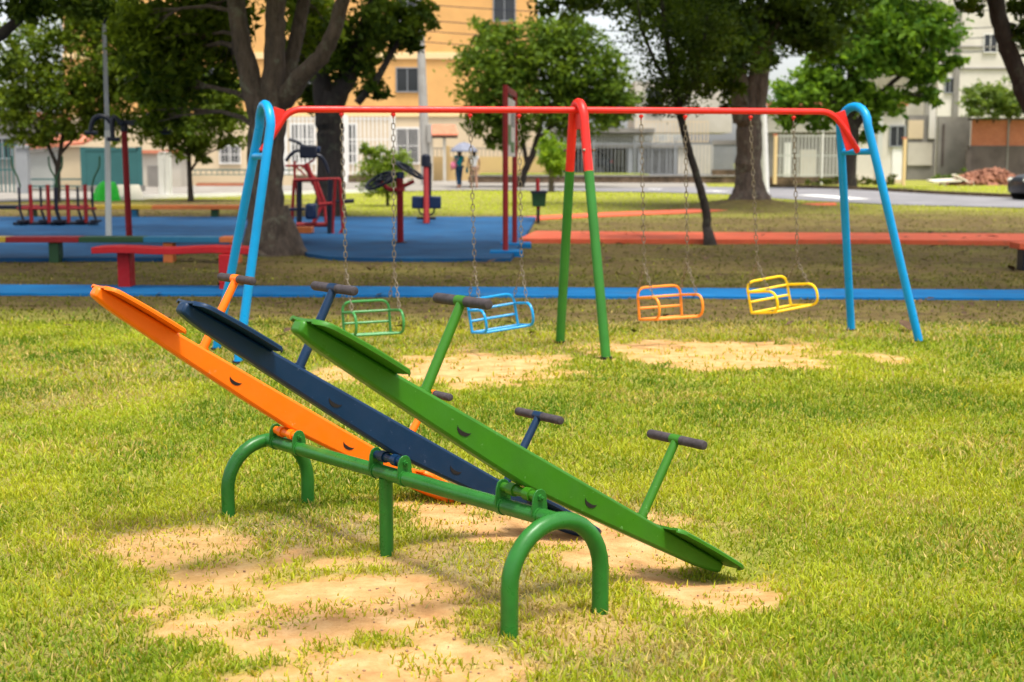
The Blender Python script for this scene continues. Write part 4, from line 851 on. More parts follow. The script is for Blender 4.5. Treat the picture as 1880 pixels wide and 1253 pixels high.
# white front yard on the right
Y = 72.0; root = thing('white_house', 'low white house front with pale panels behind the right blue legs', 'house', (at(1600, 335, Y)[0], Y, gnd(Y)))
part('wall', zrect(MB(), 1555, 195, 1662, 345, Y, 4, 1.5, gnd(Y)), M['pale'], root); part('side_wall', zrect(MB(), 1410, 195, 1555, 345, Y, 4, 1.9, gnd(Y)), M['grey_wall'], root); part('upper_band', zrect(MB(), 1410, 196, 1554, 243, Y, .2, 1.68), M['pale'], root); part('door', zrect(MB(), 1440, 262, 1452, 325, Y, .06, 1.83), M['white'], root); part('door_panel', zrect(MB(), 1468, 275, 1500, 325, Y, .06, 1.83), M['beige'], root); part('corner_pilaster', zrect(MB(), 1608, 205, 1622, 335, Y, .12, 1.37), M['offwhite'], root); window(root, 1634, 233, 1660, 268, Y + 1.497, 0);
part('door', zrect(MB(), 1637, 270, 1656, 330, Y, .06, 1.44), M['white'], root); part('base_band', zrect(MB(), 1560, 330, 1660, 347, Y, .2, 1.28, gnd(Y)), M['cream'], root)
part('roof', zrect(MB(), 1404, 187, 1668, 195, Y, 4.6, 1.2), M['roof_tile'], root)
root = thing('barred_fence', 'grey white barred fence between the white pole and the right blue legs', 'fence', (at(1480, 340, 70)[0], 70, gnd(70)))
part('bar_panel', bars(1425, 247, 1545, 325, 70, .17, .05, (0, .5, 1), .04), M['offwhite'], root); part('base_wall', zrect(MB(), 1408, 325, 1560, 347, 70, .25, 0, gnd(70)), M['stone'], root)
for q in (1510, 1550): part('fence_post', pillar(MB(), q, 240, 345, 6, 69.9, .16, gnd(70)), M['white'], root)
for q, y0, lb in ((1424, 250, 'short ochre post by the barred fence right of the white pole'), (1661, 256, 'ochre post in front of the beige garage, red tipped')):
    g = V(at(q, 340, 66)[0], 66, gnd(66)); root = thing('ochre_post', lb, 'post', g, 'ochre posts'); part('shaft', pillar(MB(), q, y0, 345, 8, 66, .2, gnd(66)), M['band'], root, .01); part('cap', pillar(MB(), q, y0 - 4, y0, 7, 66.02, .16), M['roof_tile'], root)
# cream block on the right
Y = 96.0; root = thing('apartment_building', 'pale cream apartment block at the top right', 'building', (at(1800, 340, Y)[0], Y, gnd(Y)))
part('wall', zrect(MB(), 1715, -60, 2150, 345, Y, 12, 0, gnd(Y)), M['pale'], root); part('side_bay', zrect(MB(), 1660, 60, 1722, 345, Y, 11, 1.0, gnd(Y)), M['beige'], root)
for yy in (85, 125): part('string_course', zrect(MB(), 1722, yy, 2150, yy + 2.5, Y, .1, -.1), M['grey_wall'], root)
for q in (1757, 1705): part('downpipe', pillar(MB(), q, -40, 300, 3, Y - .15, .12), M['grey_wall'], root)
for wx in (1818, 1930, 2040):
    for wy in (80, -20): window(root, wx - 12, wy - 16, wx + 12, wy + 16, Y - .003, 0, 'white')
window(root, 1735, 145, 1752, 170, Y - .003, 0, 'grey_steel')
Y = 84.0; root = thing('garage', 'beige garage with shuttered upper panel beside the ochre post', 'garage', (at(1685, 340, Y)[0], Y, gnd(Y)))
part('wall', zrect(MB(), 1664, 212, 1720, 348, Y, 3, 0, gnd(Y)), M['grey_wall'], root); part('shutter', zrect(MB(), 1667, 221, 1696, 255, Y, .08, -.08), M['cream'], root); part('pilaster', zrect(MB(), 1705, 190, 1719, 255, Y, .15, -.15), M['pale'], root); part('lower_panel', zrect(MB(), 1666, 262, 1712, 304, Y, .08, -.08), M['beige'], root)
Y = 82.0; root = thing('render_wall', 'tall grey stained concrete wall with narrow dark doorway left of the brick wall', 'wall', (at(1750, 340, Y)[0], Y, gnd(Y)))
part('wall', zrect(MB(), 1719, 214, 1783, 345, Y, .35, 0, gnd(Y)), M['grey_wall'], root); part('doorway', zrect(MB(), 1728, 228, 1735, 305, Y, .06, -.06), M['dark_wall'], root)
Y = 80.0; root = thing('brick_wall', 'red brick wall with grey posts over a dark base under the hedge', 'wall', (at(1850, 340, Y)[0], Y, gnd(Y)))
part('brick_panel', zrect(MB(), 1784, 221, 2050, 268, Y, .22, 0), M['brick'], root); part('base', zrect(MB(), 1776, 268, 2050, 345, Y, .3, -.04, gnd(Y)), M['dark_wall'], root); part('coping', zrect(MB(), 1780, 217, 2050, 221, Y, .34, -.06), M['dark_wall'], root)
for q in (1850, 1940): part('post', pillar(MB(), q, 219, 345, 8, Y - .1, .1, gnd(Y)), M['grey_wall'], root)
part('dark_pier', zrect(MB(), 1772, 276, 1784, 330, Y, .2, -.25), M['dark_wall'], root)
# brick rubble and white debris
Y0 = 68.0; rng = random.Random(5); ctr = V(at(1815, 331, Y0)[0], Y0, float(ramp(Y0)))
root = thing('rubble_heap', 'heap of broken red bricks before the dark wall base', 'rubble', ctr); mb = MB(); wdt = 75 * Y0 / F
for k in range(520):
    u = rng.uniform(-1, 1); v = rng.uniform(-1, 1); hh = max(0, .78 * (1 - abs(u) ** 1.6) * (1 - v * v * .8)); z = hh * rng.uniform(.55, 1) ; c = ctr + V(u * wdt, v * 1.1, z)
    e1 = unit(V(rng.gauss(0, 1), rng.gauss(0, 1), rng.gauss(0, .6))); e2 = unit(np.cross(e1, V(rng.gauss(0, 1), rng.gauss(0, 1), rng.gauss(0, 1)))); mb.box(c, (rng.uniform(.14, .34), rng.uniform(.1, .22), rng.uniform(.08, .15)), (e1, e2, np.cross(e1, e2)))
o = part('brick_pieces', mb, M['rubble'], root); o['kind'] = 'stuff'
mb = MB(); n = 14
for j in range(7):
    for i in range(n): u = -1 + 2 * i / (n - 1); v = -1 + 2 * j / 6; mb.v.append(tuple(ctr + V(u * wdt * 1.05, v * 1.2, -.05 + .62 * max(0, (1 - abs(u) ** 1.6)) * (1 - v * v))))
for j in range(6):
    for i in range(n - 1): a = j * n + i; mb.f.append((a, a + 1, a + n + 1, a + n))
part('earth_core', mb, M['rubble'], root)
g = on_ground(1745, 341); 
root = thing('broken_board', 'flat cream board lying across the verge before the rubble', 'debris', g, 'cream boards dumped on the verge'); part('slab', MB().box(g + V(-.25, .2, .22), (1.35, .9, .09), (unit(V(1, .1, .05)), unit(V(-.1, 1, .08)), unit(V(-.05, -.08, 1)))).box(g + V(-.35, 0, .10), (.2, .3, .2)), M['board'], root, .01)
g = on_ground(1772, 341); root = thing('broken_board', 'slanting cream board tipped against the rubble', 'debris', g, 'cream boards dumped on the verge'); part('slab', MB().box(g + V(-.08, .1, .26), (1.05, .5, .08), (unit(V(.86, 0, -.45)), V(0, 1, 0), unit(V(.45, 0, .86)))).box(g + V(.18, 0, .08), (.34, .3, .22)), M['board'], root, .01)
# verge vegetation against the wall
hedge('weed_bank', 'low green weeds at the foot of the grey concrete wall', (1715, 311, 1775, 338), 900, .16, ((.06, .12, .02), (.15, .22, .04)), 79, .5)
hedge('weed_bank', 'dark low bushes at the foot of the barred fence', (1480, 322, 1655, 343), 1500, .16, ((.05, .08, .02), (.14, .16, .04)), 68.5, .4)

# ------------------------------------------------------------------ poles and cables
q = on_ground(783, 350); Y = 68.0; b = V(at(783, 345, Y)[0], Y, gnd(Y)); top = at(768, -40, Y)
root = thing('utility_pole', 'tall grey concrete utility pole in front of the yellow building', 'pole', b)
part('shaft', MB().tube([b, b * .5 + top * .5, top], [.25, .2, .16], 14), M['pole_grey'], root); part('cross_arm', MB().box(top - V(0, .2, .4), (2.2, .12, .14)), M['pole_grey'], root); part('meter_box', zrect(MB(), 784, 228, 792, 262, Y, .2, -.34), M['pole_grey'], root, .02)
for k, (y0, y1, lb) in enumerate(((8, 20, 'topmost of the cables crossing the yellow wall'), (37, 52, 'second cable from the top crossing the yellow wall'), (57, 70, 'third cable from the top crossing the yellow wall'), (77, 96, 'lowest of the cables crossing the yellow wall'))):
    a, c = at(769 + k * 2, y0, Y - .2), at(1960, y1 - 10, 66); pts = [a * (1 - t) + c * t - V(0, 0, 4 * .55 * t * (1 - t)) for t in np.linspace(0, 1, 24)]
    tag(part('power_cable', MB().tube(pts, .02, 6), M['dark'], None, 0, None, a), lb, 'cable', 'power cables from the utility pole')
b = V(-7.905, 27.9, gz1(-7.9, 27.9)); root = thing('light_pole', 'slim pale light pole beside the red exercise post, forked at its top', 'light pole', b)
t1 = at(197, 240, 27.9); t2 = at(191, 45, 27.9)
part('lower_shaft', MB().tube([b - V(0, 0, .1), t1], [.062, .055], 14), M['offwhite'], root); part('upper_shaft', MB().tube([t1, t2], [.048, .036], 12), M['grey_steel'], root)
part('fork_arm', MB().tube([t2, t2 + V(-.10, 0, .22), t2 + V(-.13, 0, .6)], .03, 8), M['dark'], root); part('fork_arm', MB().tube([t2, t2 + V(.09, 0, .22), t2 + V(.11, 0, .6)], .03, 8), M['dark'], root)
for e in (-.13, .11): part('lamp_head', MB().ball(t2 + V(e, 0, .72), (.14, .14, .18)), M['offwhite'], root)
gq = on_ground(1406, 364); Yw = float(gq[1]); tp = at(1400, 150, Yw); root = thing('white_pole', 'thick white pole just right of the stout mound tree', 'pole', gq)
part('shaft', MB().tube([gq - V(0, 0, .2), tp], [.14, .11], 16), M['white'], root); part('base_collar', MB().tube([gq - V(0, 0, .1), gq + V(0, 0, .12)], .2, 14), M['concrete'], root)

# ------------------------------------------------------------------ benches
def bench(label, cat, x0, x1, y, z, segs, legs, ends=None, depth=.42, th=.10, skew=0, name='park_bench', sag=0, legw=.22):
    root = thing(name, label, cat, ((x0 + x1) / 2, y, gz1((x0 + x1) / 2, y))); xx = x0; yy = lambda x: y + skew * (x - x0)
    for xa, xb, mt in segs:
        P = []; n = 8 if sag else 1
        for i in range(n): xm, xn = xa + (xb - xa) * i / n, xa + (xb - xa) * (i + 1) / n; P.append((xm, xn))
        mb = MB(); top, bot = [], []
        for i in range(n + 1): x = xa + (xb - xa) * i / n; s = sag * math.sin((x - x0) / (x1 - x0) * math.pi * 3.3) if sag else 0; top.append((x, z + s)); bot.append((x, z - th + s * .8))
        mb.prism(top + bot[::-1], depth, (0, yy((xa + xb) / 2), 0), V(1, 0, 0), V(0, 0, 1), V(0, 1, 0)); part('seat_plank', mb, M[mt], root, .008)
    for x, mt in legs: part('leg', MB().box((x, yy(x), (z - th) / 2 - .06 + gz1(x, y) / 2), (legw, depth * .62, z - th + .12)), M[mt], root, .008)
    return root
bench('red concrete bench by the blue strip, left of the swings', 'bench', -5.12, -3.18, 17.75, .53, [(-5.12, -3.18, 'red_bench')], [(-4.80, 'red_bench'), (-3.48, 'red_bench')], None, .42, .078, -.25, 'park_bench', .012, .15)
Yb = 22.75; X = lambda px: at(px, 436, Yb)[0]
M['teal_blue'] = paint('faded_blue_paint', (.02, .16, .30, 1), .5, .5); M['dull_orange'] = paint('dull_orange_paint', (.62, .16, .04, 1), .5, .5); M['dull_yellow'] = paint('dull_yellow_paint', (.55, .35, .03, 1), .5, .5); M['dark_green'] = paint('dark_green_paint', (.02, .07, .025, 1), .5, .5)
bench('long bench in bands of yellow, red, green and blue before the blue floor', 'bench', X(-120), X(452), Yb - .55, .40, [(X(-120), X(40), 'dull_yellow'), (X(40), X(170), 'deep_red'), (X(170), X(285), 'dark_green'), (X(285), X(420), 'teal_blue'), (X(420), X(452), 'dull_orange')], [(X(122), 'dark_green'), (X(326), 'dull_orange'), (X(445), 'dull_orange')], None, .4, .085, 0, 'park_bench', 0, .15)
Yo = 26.2; Xo = lambda px: at(px, 432, Yo)[0]
bench('orange bench end poking out beside the big forked trunk', 'bench', Xo(500), Xo(574), Yo, .36, [(Xo(500), Xo(574), 'dull_orange')], [(Xo(540), 'dark_green'), (Xo(506), 'dark_green')], None, .4, .11, 0, 'park_bench', 0, .12)
Yr = 36.6; X2 = lambda px: at(px, 390, Yr)[0]
bench('rear bench painted grey, yellow and orange along the far edge of the blue floor', 'bench', X2(-80), X2(446), Yr, .42, [(X2(-80), X2(45), 'dark'), (X2(45), X2(168), 'deep_red'), (X2(168), X2(282), 'dull_yellow'), (X2(282), X2(446), 'dull_orange')], [(X2(60), 'dark_green'), (X2(247), 'teal_blue'), (X2(395), 'dark_green')], None, .4, .10, 0, 'park_bench', 0, .17)
Y5 = 20.6; X5 = lambda px: at(px, 460, Y5)[0]
bench('red bench end with dark leg cut off by the right edge', 'bench', X5(1862), X5(2100), Y5, .40, [(X5(1862), X5(2100), 'path_red')], [(X5(1882), 'dark'), (X5(2080), 'dark')], None, .42, .09, 0, 'park_bench', 0, .14)

# ------------------------------------------------------------------ outdoor gym
FZ = .06
def gp(px, py): p = on_ground(px, py); p[2] = float(ramp(p[1])) + FZ; return p
# post with curved handle arms
Y = 26.3; b = gp(238, 450); tp = at(228, 240, Y)
root = thing('shoulder_trainer', 'red exercise post with three curved black handle arms', 'exercise machine', b)
part('post', MB().tube([b, tp], [.062, .055], 14), M['deep_red'], root); part('base_plate', MB().tube([b - V(0, 0, .02), b + V(0, 0, .02)], .14, 14), M['dark'], root)
part('head', MB().tube([tp - V(0, 0, .02), tp + V(0, 0, .12)], .066, 14).box(at(238, 226, Y), (.38, .16, .09)), M['dark'], root)
T = lambda L, yo=0: [at(x, y, Y + yo) for x, y in L]
for L, yo in (([(252, 228), (265, 218), (280, 208), (293, 208), (302, 215), (304, 228), (303, 243)], .1), ([(224, 228), (214, 218), (208, 214), (206, 232), (207, 256)], -.2), ([(204, 226), (196, 216), (186, 213), (174, 216), (168, 228), (166, 244)], .2)):
    ar = part('handle_arm', MB().tube(arc_pts(T(L, yo), .06, 3), .044, 10), M['dark'], root)
    e = T([L[-1]], yo)[0]; part('hand_grip', MB().tube([e + V(-.1, 0, 0), e + V(.13, 0, 0)], .038, 10), M['dark'], ar)
# cross walkers at the left
def walker(px, label):
    Y = 32.5; s = Y / F; c = gp(px, 424); c = V(at(px, 424, Y)[0], Y, float(ramp(Y)) + FZ); root = thing('cross_walker', label, 'exercise machine', c, 'cross walkers side by side')
    q = lambda dx, dy, z: c + V(dx, dy, z)
    part('base_frame', MB().tube([q(-.42, 0, .05), q(.42, 0, .05)], .04, 10).tube([q(-.42, -.35, .05), q(-.42, .35, .05)], .035, 10).tube([q(.42, -.35, .05), q(.42, .35, .05)], .035, 10), M['dark'], root)
    for e in (-.14, .26): part('upright', MB().tube([q(e, 0, .05), q(e, 0, .92)], .045, 12), M['deep_red'], root)
    part('cross_bar', MB().tube([q(-.46, 0, .38), q(.5, 0, .38)], .032, 10), M['deep_red'], root)
    for e, d in ((-.36, -.1), (.06, .1), (.42, .0)):
        sw = part('swing_leg', MB().tube([q(e, d, .86), q(e, d, .35), q(e + .07, d, .10)], .03, 8), M['dark'], root); part('foot_plate', MB().box(q(e + .08, d - .05, .10), (.17, .34, .05)), M['dark'], sw)
    for e, o in ((-.36, -.2), (.42, .22)): part('hand_lever', MB().tube(arc_pts([q(e, 0, .86), q(e + o * .3, 0, 1.12), q(e + o * .85, 0, 1.30), q(e + o * .9, 0, 1.56)], .1, 4), .021, 8), M['dark_green'], root)
walker(70, 'red and black cross walker, left one of the pair on the blue floor'); walker(138, 'red and black cross walker, right one of the pair by the pale pole')
# leg press right of the trunk
Y = 29.2; T = lambda L, yo=0: [at(x, y, Y + yo) for x, y in L]
c = V(at(582, 436, Y)[0], Y, float(ramp(Y)) + FZ); root = thing('leg_press', 'red framed leg exerciser with dark seat right of the big forked trunk', 'exercise machine', c)
part('side_frame', MB().tube(arc_pts(T([(614, 437), (610, 425), (616, 329), (624, 329), (630, 420), (622, 434), (612, 434)]), .05, 4), .035, 10), M['deep_red'], root)
part('side_frame', MB().tube(arc_pts(T([(538, 434), (535, 424), (540, 331), (545, 331), (549, 424), (543, 434)], .3), .05, 4), .035, 10), M['deep_red'], root)
part('upright', MB().tube(T([(550, 330), (549, 430)], .1), .055, 10), M['dark'], root); part('upright', MB().tube(T([(606, 330), (605, 436)], -.1), .05, 10), M['dark'], root)
part('top_rail', MB().tube(T([(540, 331), (618, 329)]), .032, 10), M['deep_red'], root); part('lower_rail', MB().tube(T([(545, 413), (610, 413)]), .05, 10).tube(T([(545, 435), (625, 435)]), .03, 10), M['deep_red'], root)
st = part('seat', MB().box(at(572, 388, Y - .2), (.22, .36, .32)), M['pad'], root, .05); part('seat_arm', MB().tube(T([(585, 376), (610, 374)], -.2), .035, 8), M['deep_red'], root)
part('foot_bar', MB().tube(T([(605, 370), (630, 370), (650, 369)]), .022, 8).tube(T([(632, 370), (650, 369)]), .045, 10), M['dark'], root); part('foot_bar', MB().tube(T([(524, 385), (560, 384)], .1), .03, 8), M['pad'], root)
# seated puller behind it
Y = 33.0; c = V(at(575, 420, Y)[0], Y, float(ramp(Y)) + FZ); root = thing('chest_trainer', 'exercise machine with big dark pad and bent bars behind the leg exerciser', 'exercise machine', c)
T = lambda L, yo=0: [at(x, y, Y + yo) for x, y in L]
part('post', MB().tube([c, at(590, 380, Y), at(575, 330, Y), at(562, 300, Y)], .05, 10), M['deep_red'], root); part('post', MB().tube([c + V(.3, 0, 0), at(595, 370, Y), at(580, 330, Y), at(556, 305, Y)], .035, 10), M['deep_red'], root)
part('back_pad', MB().box(at(566, 279, Y), (.40, .14, .30)), M['dark'], root, .04); part('side_pad', MB().box(at(582, 275, Y + .2), (.16, .14, .14)), M['pad'], root, .03)
for L, yo in (([(574, 286), (588, 285), (598, 300), (603, 318)], 0), ([(560, 280), (548, 276), (535, 282), (525, 296)], .1), ([(558, 270), (545, 260), (530, 256)], .2)): part('arm_bar', MB().tube(arc_pts(T(L, yo), .08, 4), .04, 10), M['dark'], root)
part('lattice', MB().tube(T([(524, 305), (562, 304)]), .025, 8).tube(T([(541, 296), (541, 330)]), .03, 8).tube(T([(541, 304), (560, 322)]), .02, 8).tube(T([(578, 292), (560, 306), (574, 340)]), .022, 8), M['deep_red'], root)
# tai chi wheels
Y = 25.8; b = gp(735, 453); root = thing('wheel_trainer', 'red post with tilted black hand wheels on the blue floor', 'exercise machine', b); T = lambda L, yo=0: [at(x, y, Y + yo) for x, y in L]
part('post', MB().tube([b, at(734, 325, Y)], .062, 14), M['deep_red'], root); part('base_plate', MB().tube([b - V(0, 0, .02), b + V(0, 0, .025)], .12, 14), M['dark'], root); part('collar', MB().tube(T([(735, 352), (735, 346)]), .085, 14), M['deep_red'], root)
part('arm', MB().tube(arc_pts(T([(735, 348), (715, 350), (700, 336)]), .12, 5), .04, 10), M['deep_red'], root); part('arm', MB().tube(arc_pts(T([(735, 345), (750, 338), (760, 333)], .3), .1, 4), .036, 10), M['deep_red'], root); part('head', MB().tube(T([(735, 328), (735, 316)]), .07, 12), M['pad'], root)
for (px, py, yo, nx) in ((697, 332, 0, (-.42, -.35, .84)), (713, 329, .35, (-.3, .2, .9)), (752, 313, .3, (.52, -.1, .84))):
    cc = at(px, py, Y + yo); nn = unit(V(*nx)); e1 = unit(np.cross(nn, V(0, 1, 0))); e2 = np.cross(nn, e1); R = .27
    wm = MB().tube([cc + (e1 * math.cos(t) + e2 * math.sin(t)) * R for t in np.linspace(0, 2 * math.pi, 29)[:-1]], .028, 8, closed=True)
    for k in range(3): t = 2 * math.pi * k / 3 + .3; wm.tube([cc, cc + (e1 * math.cos(t) + e2 * math.sin(t)) * R], .02, 7)
    wm.ball(cc, (.06, .06, .05)); part('hand_wheel', wm, M['dark'], root)
# double seat post
Y = 33.6; b = gp(783, 416); root = thing('seat_trainer', 'red exercise post carrying two dark blue seats', 'exercise machine', b); T = lambda L, yo=0: [at(x, y, Y + yo) for x, y in L]
part('post', MB().tube([b, at(782, 300, Y)], [.07, .065], 12), M['deep_red'], root); part('post_sleeve', MB().tube(T([(783, 416), (783, 398)]), .085, 12), M['dark'], root); part('top_pad', MB().tube(T([(782, 306), (782, 287), (782, 283)]), [.12, .11, .05], 12), M['dark'], root); part('post_dark_rail', MB().tube(T([(789, 300), (788, 372)], .1), .05, 8), M['dark'], root)  # dark tube runs down beside the red post
for e, px, yo in ((0, 768, -.15), (1, 798, -.1)):
    part('seat', MB().box(at(px, 372, Y + yo), (.31, .07, .30)), M['pad'], root, .04); part('seat_rod', MB().tube(arc_pts(T([(px, 382), (px + (3 if e == 0 else -2), 393), (783, 396)], yo * .5), .05, 3), .022, 8), M['dark'], root)
part('foot_rest', MB().tube(T([(765, 401), (800, 401)], -.1), .035, 8), M['dark'], root)
# notice board, seen from the side
pa, pb = V(-.109, 23.65, 0), V(.049, 25.85, 0); root = thing('notice_board', 'tall red framed notice board on two red posts seen from its side', 'sign', (pa + pb) / 2)
dirv = unit(pb - pa); nv = V(dirv[1], -dirv[0], 0)
for p_, zt in ((pa, 2.80), (pb, 2.76)):
    po = part('post', MB().tube([p_, p_ + V(0, 0, zt)], .046, 14), M['deep_red'], root); part('foot_block', MB().box(p_ + V(.02, 0, .03), (.55, .55, .12)), M['path_blue'], po, .01)
part('top_rail', MB().box((pa + pb) / 2 + V(0, 0, 2.74), (2.1, .07, .10), (dirv, nv, V(0, 0, 1))), M['deep_red'], root); part('panel', MB().box((pa + pb) / 2 + V(0, 0, 2.13), (2.0, .03, .98), (dirv, nv, V(0, 0, 1))), M['white'], root)
for f_, zc, hh, mt in ((-.45, 2.0, .34, 'leg_green'), (.4, 2.3, .3, 'grey_steel'), (.35, 1.8, .18, 'leg_green')):
    for sg in (-1, 1): part('printed_field', MB().box((pa + pb) / 2 + dirv * f_ + V(0, 0, zc) + nv * .017 * sg, (.8, .004, hh), (dirv, nv, V(0, 0, 1))), M[mt], root)
# litter bin
Y = 34.6; b = gp(988, 412); b = V(at(988, 412, Y)[0], Y, float(ramp(Y))); root = thing('litter_bin', 'dark square litter bin hung on a short red post', 'bin', b)
part('post', MB().tube([b, at(988, 385, Y)], .04, 10), M['dark'], root); part('upper_post', MB().tube([at(988, 385, Y), at(987, 328, Y)], .048, 10), M['deep_red'], root)
mb = MB(); hw = .18; a, c_ = at(976, 379, Y)[2], at(976, 352, Y)[2]; cx = at(989, 370, Y)[0]
mb.add([(cx - hw * .85, Y - .32, a), (cx + hw * .85, Y - .32, a), (cx + hw * .85, Y - .05, a), (cx - hw * .85, Y - .05, a), (cx - hw, Y - .38, c_), (cx + hw, Y - .38, c_), (cx + hw, Y - .05, c_), (cx - hw, Y - .05, c_)], [(0, 1, 2, 3), (0, 1, 5, 4), (1, 2, 6, 5), (2, 3, 7, 6), (3, 0, 4, 7)])
bx = part('bin_body', mb, M['dark_green'], root); part('bin_rim', MB().span(cx - hw - .02, cx + hw + .02, Y - .40, Y - .365, c_ - .03, c_ + .02).span(cx - hw - .02, cx + hw + .02, Y - .06, Y - .03, c_ - .03, c_ + .02).span(cx - hw - .02, cx - hw + .01, Y - .37, Y - .06, c_ - .03, c_ + .02).span(cx + hw - .01, cx + hw + .02, Y - .37, Y - .06, c_ - .03, c_ + .02), M['dark'], bx)

# ------------------------------------------------------------------ cars
def car(label, loc, ang, scale=1):
    root = thing('parked_car', label, 'car', loc); ca, sa = math.cos(ang), math.sin(ang)
    ex, ey, ez = V(ca, sa, 0), V(-sa, ca, 0), V(0, 0, 1); q = lambda x, y, z: np.asarray(loc) + (ex * x + ey * y + ez * z) * scale
    def loft(name, st, mat, bev=0, parent=root):
        mb = MB(); n = 12; ring = []
        for (x, w, z0, z1, tw) in st:
            hw = w / 2; r = min(.16, (z1 - z0) * .35)
            prof = [(-hw * .92, z0), (-hw, z0 + r), (-hw, z0 + (z1 - z0) * .55), (-hw * tw - (hw - hw * tw) * .35, z1 - r * .6), (-hw * tw, z1 - r * .12), (-hw * tw * .7, z1)]
            prof = prof + [(-a, b_) for a, b_ in prof[::-1]]; ring.append([q(x, a, b_) for a, b_ in prof])
        vs = [p for r_ in ring for p in r_]; fs = []
        for i in range(len(ring) - 1):
            for k in range(n): fs.append((i * n + k, i * n + (k + 1) % n, (i + 1) * n + (k + 1) % n, (i + 1) * n + k))
        fs += [tuple(range(n)), tuple((len(ring) - 1) * n + k for k in range(n))[::-1]]; return part(name, mb.add(vs, fs), mat, parent, bev, None, None, 50)
    loft('body', [(-2.02, 1.3, .38, .66, .9), (-1.96, 1.52, .26, .74, .92), (-1.6, 1.68, .2, .86, .9), (-1.0, 1.72, .18, .95, .88), (0, 1.74, .18, .98, .88), (1.2, 1.73, .18, 1.0, .88), (1.8, 1.64, .22, .98, .88), (1.98, 1.45, .32, .86, .92)], M['car'])
    loft('windows', [(-1.05, 1.48, .88, .96, .9), (-.35, 1.5, .88, 1.40, .74), (.5, 1.5, .88, 1.46, .74), (1.3, 1.48, .88, 1.40, .76), (1.86, 1.4, .88, 1.0, .85)], M['glass'])
    loft('roof', [(-.38, 1.14, 1.38, 1.45, .9), (.5, 1.16, 1.43, 1.51, .9), (1.36, 1.1, 1.37, 1.44, .9)], M['car'])
    for x in (-1.44, 1.22):
        for e in (-1, 1):
            wh = part('wheel', MB().tube([q(x, e * .68, .31), q(x, e * .70, .31), q(x, e * .86, .31), q(x, e * .88, .31)], [.27 * scale, .315 * scale, .315 * scale, .27 * scale], 24), M['tyre'], root)
            rm = MB().tube([q(x, e * .86, .31), q(x, e * .885, .31)], [.2 * scale, .19 * scale], 20)
            for k in range(5): a = 2 * math.pi * k / 5; rm.tube([q(x, e * .886, .31), q(x + .17 * math.cos(a), e * .89, .31 + .17 * math.sin(a))], .028 * scale, 6)
            part('rim', rm, M['rim'], wh)
            part('wheel_arch', MB().tube([q(x, e * .80, .31), q(x, e * .872, .31)], .37 * scale, 24), M['slot'], root)
    for e in (-1, 1):
        part('headlight', MB().ball(q(-1.90, e * .58, .68), (.16 * scale, .16 * scale, .09 * scale), 12, 8), M['headlamp'], root); part('tail_light', MB().ball(q(1.90, e * .62, .80), (.1 * scale, .14 * scale, .13 * scale), 12, 8), M['lens'], root)
        part('side_mirror', MB().box(q(-.72, e * .93, .98), (.1, .18, .12)), M['car'], root, .02)
gq = on_ground(1882, 369.5); car('dark car whose nose and front wheel enter at the right edge', gq + V(2.02 - .16, .7, 0), 0.10)
Y = 83.6; car('dark car parked under the carport with its red tail light showing', V(at(1122, 320, Y)[0] - 1.95, Y, at(1122, 323, Y)[2]), 0.0, 1.0)

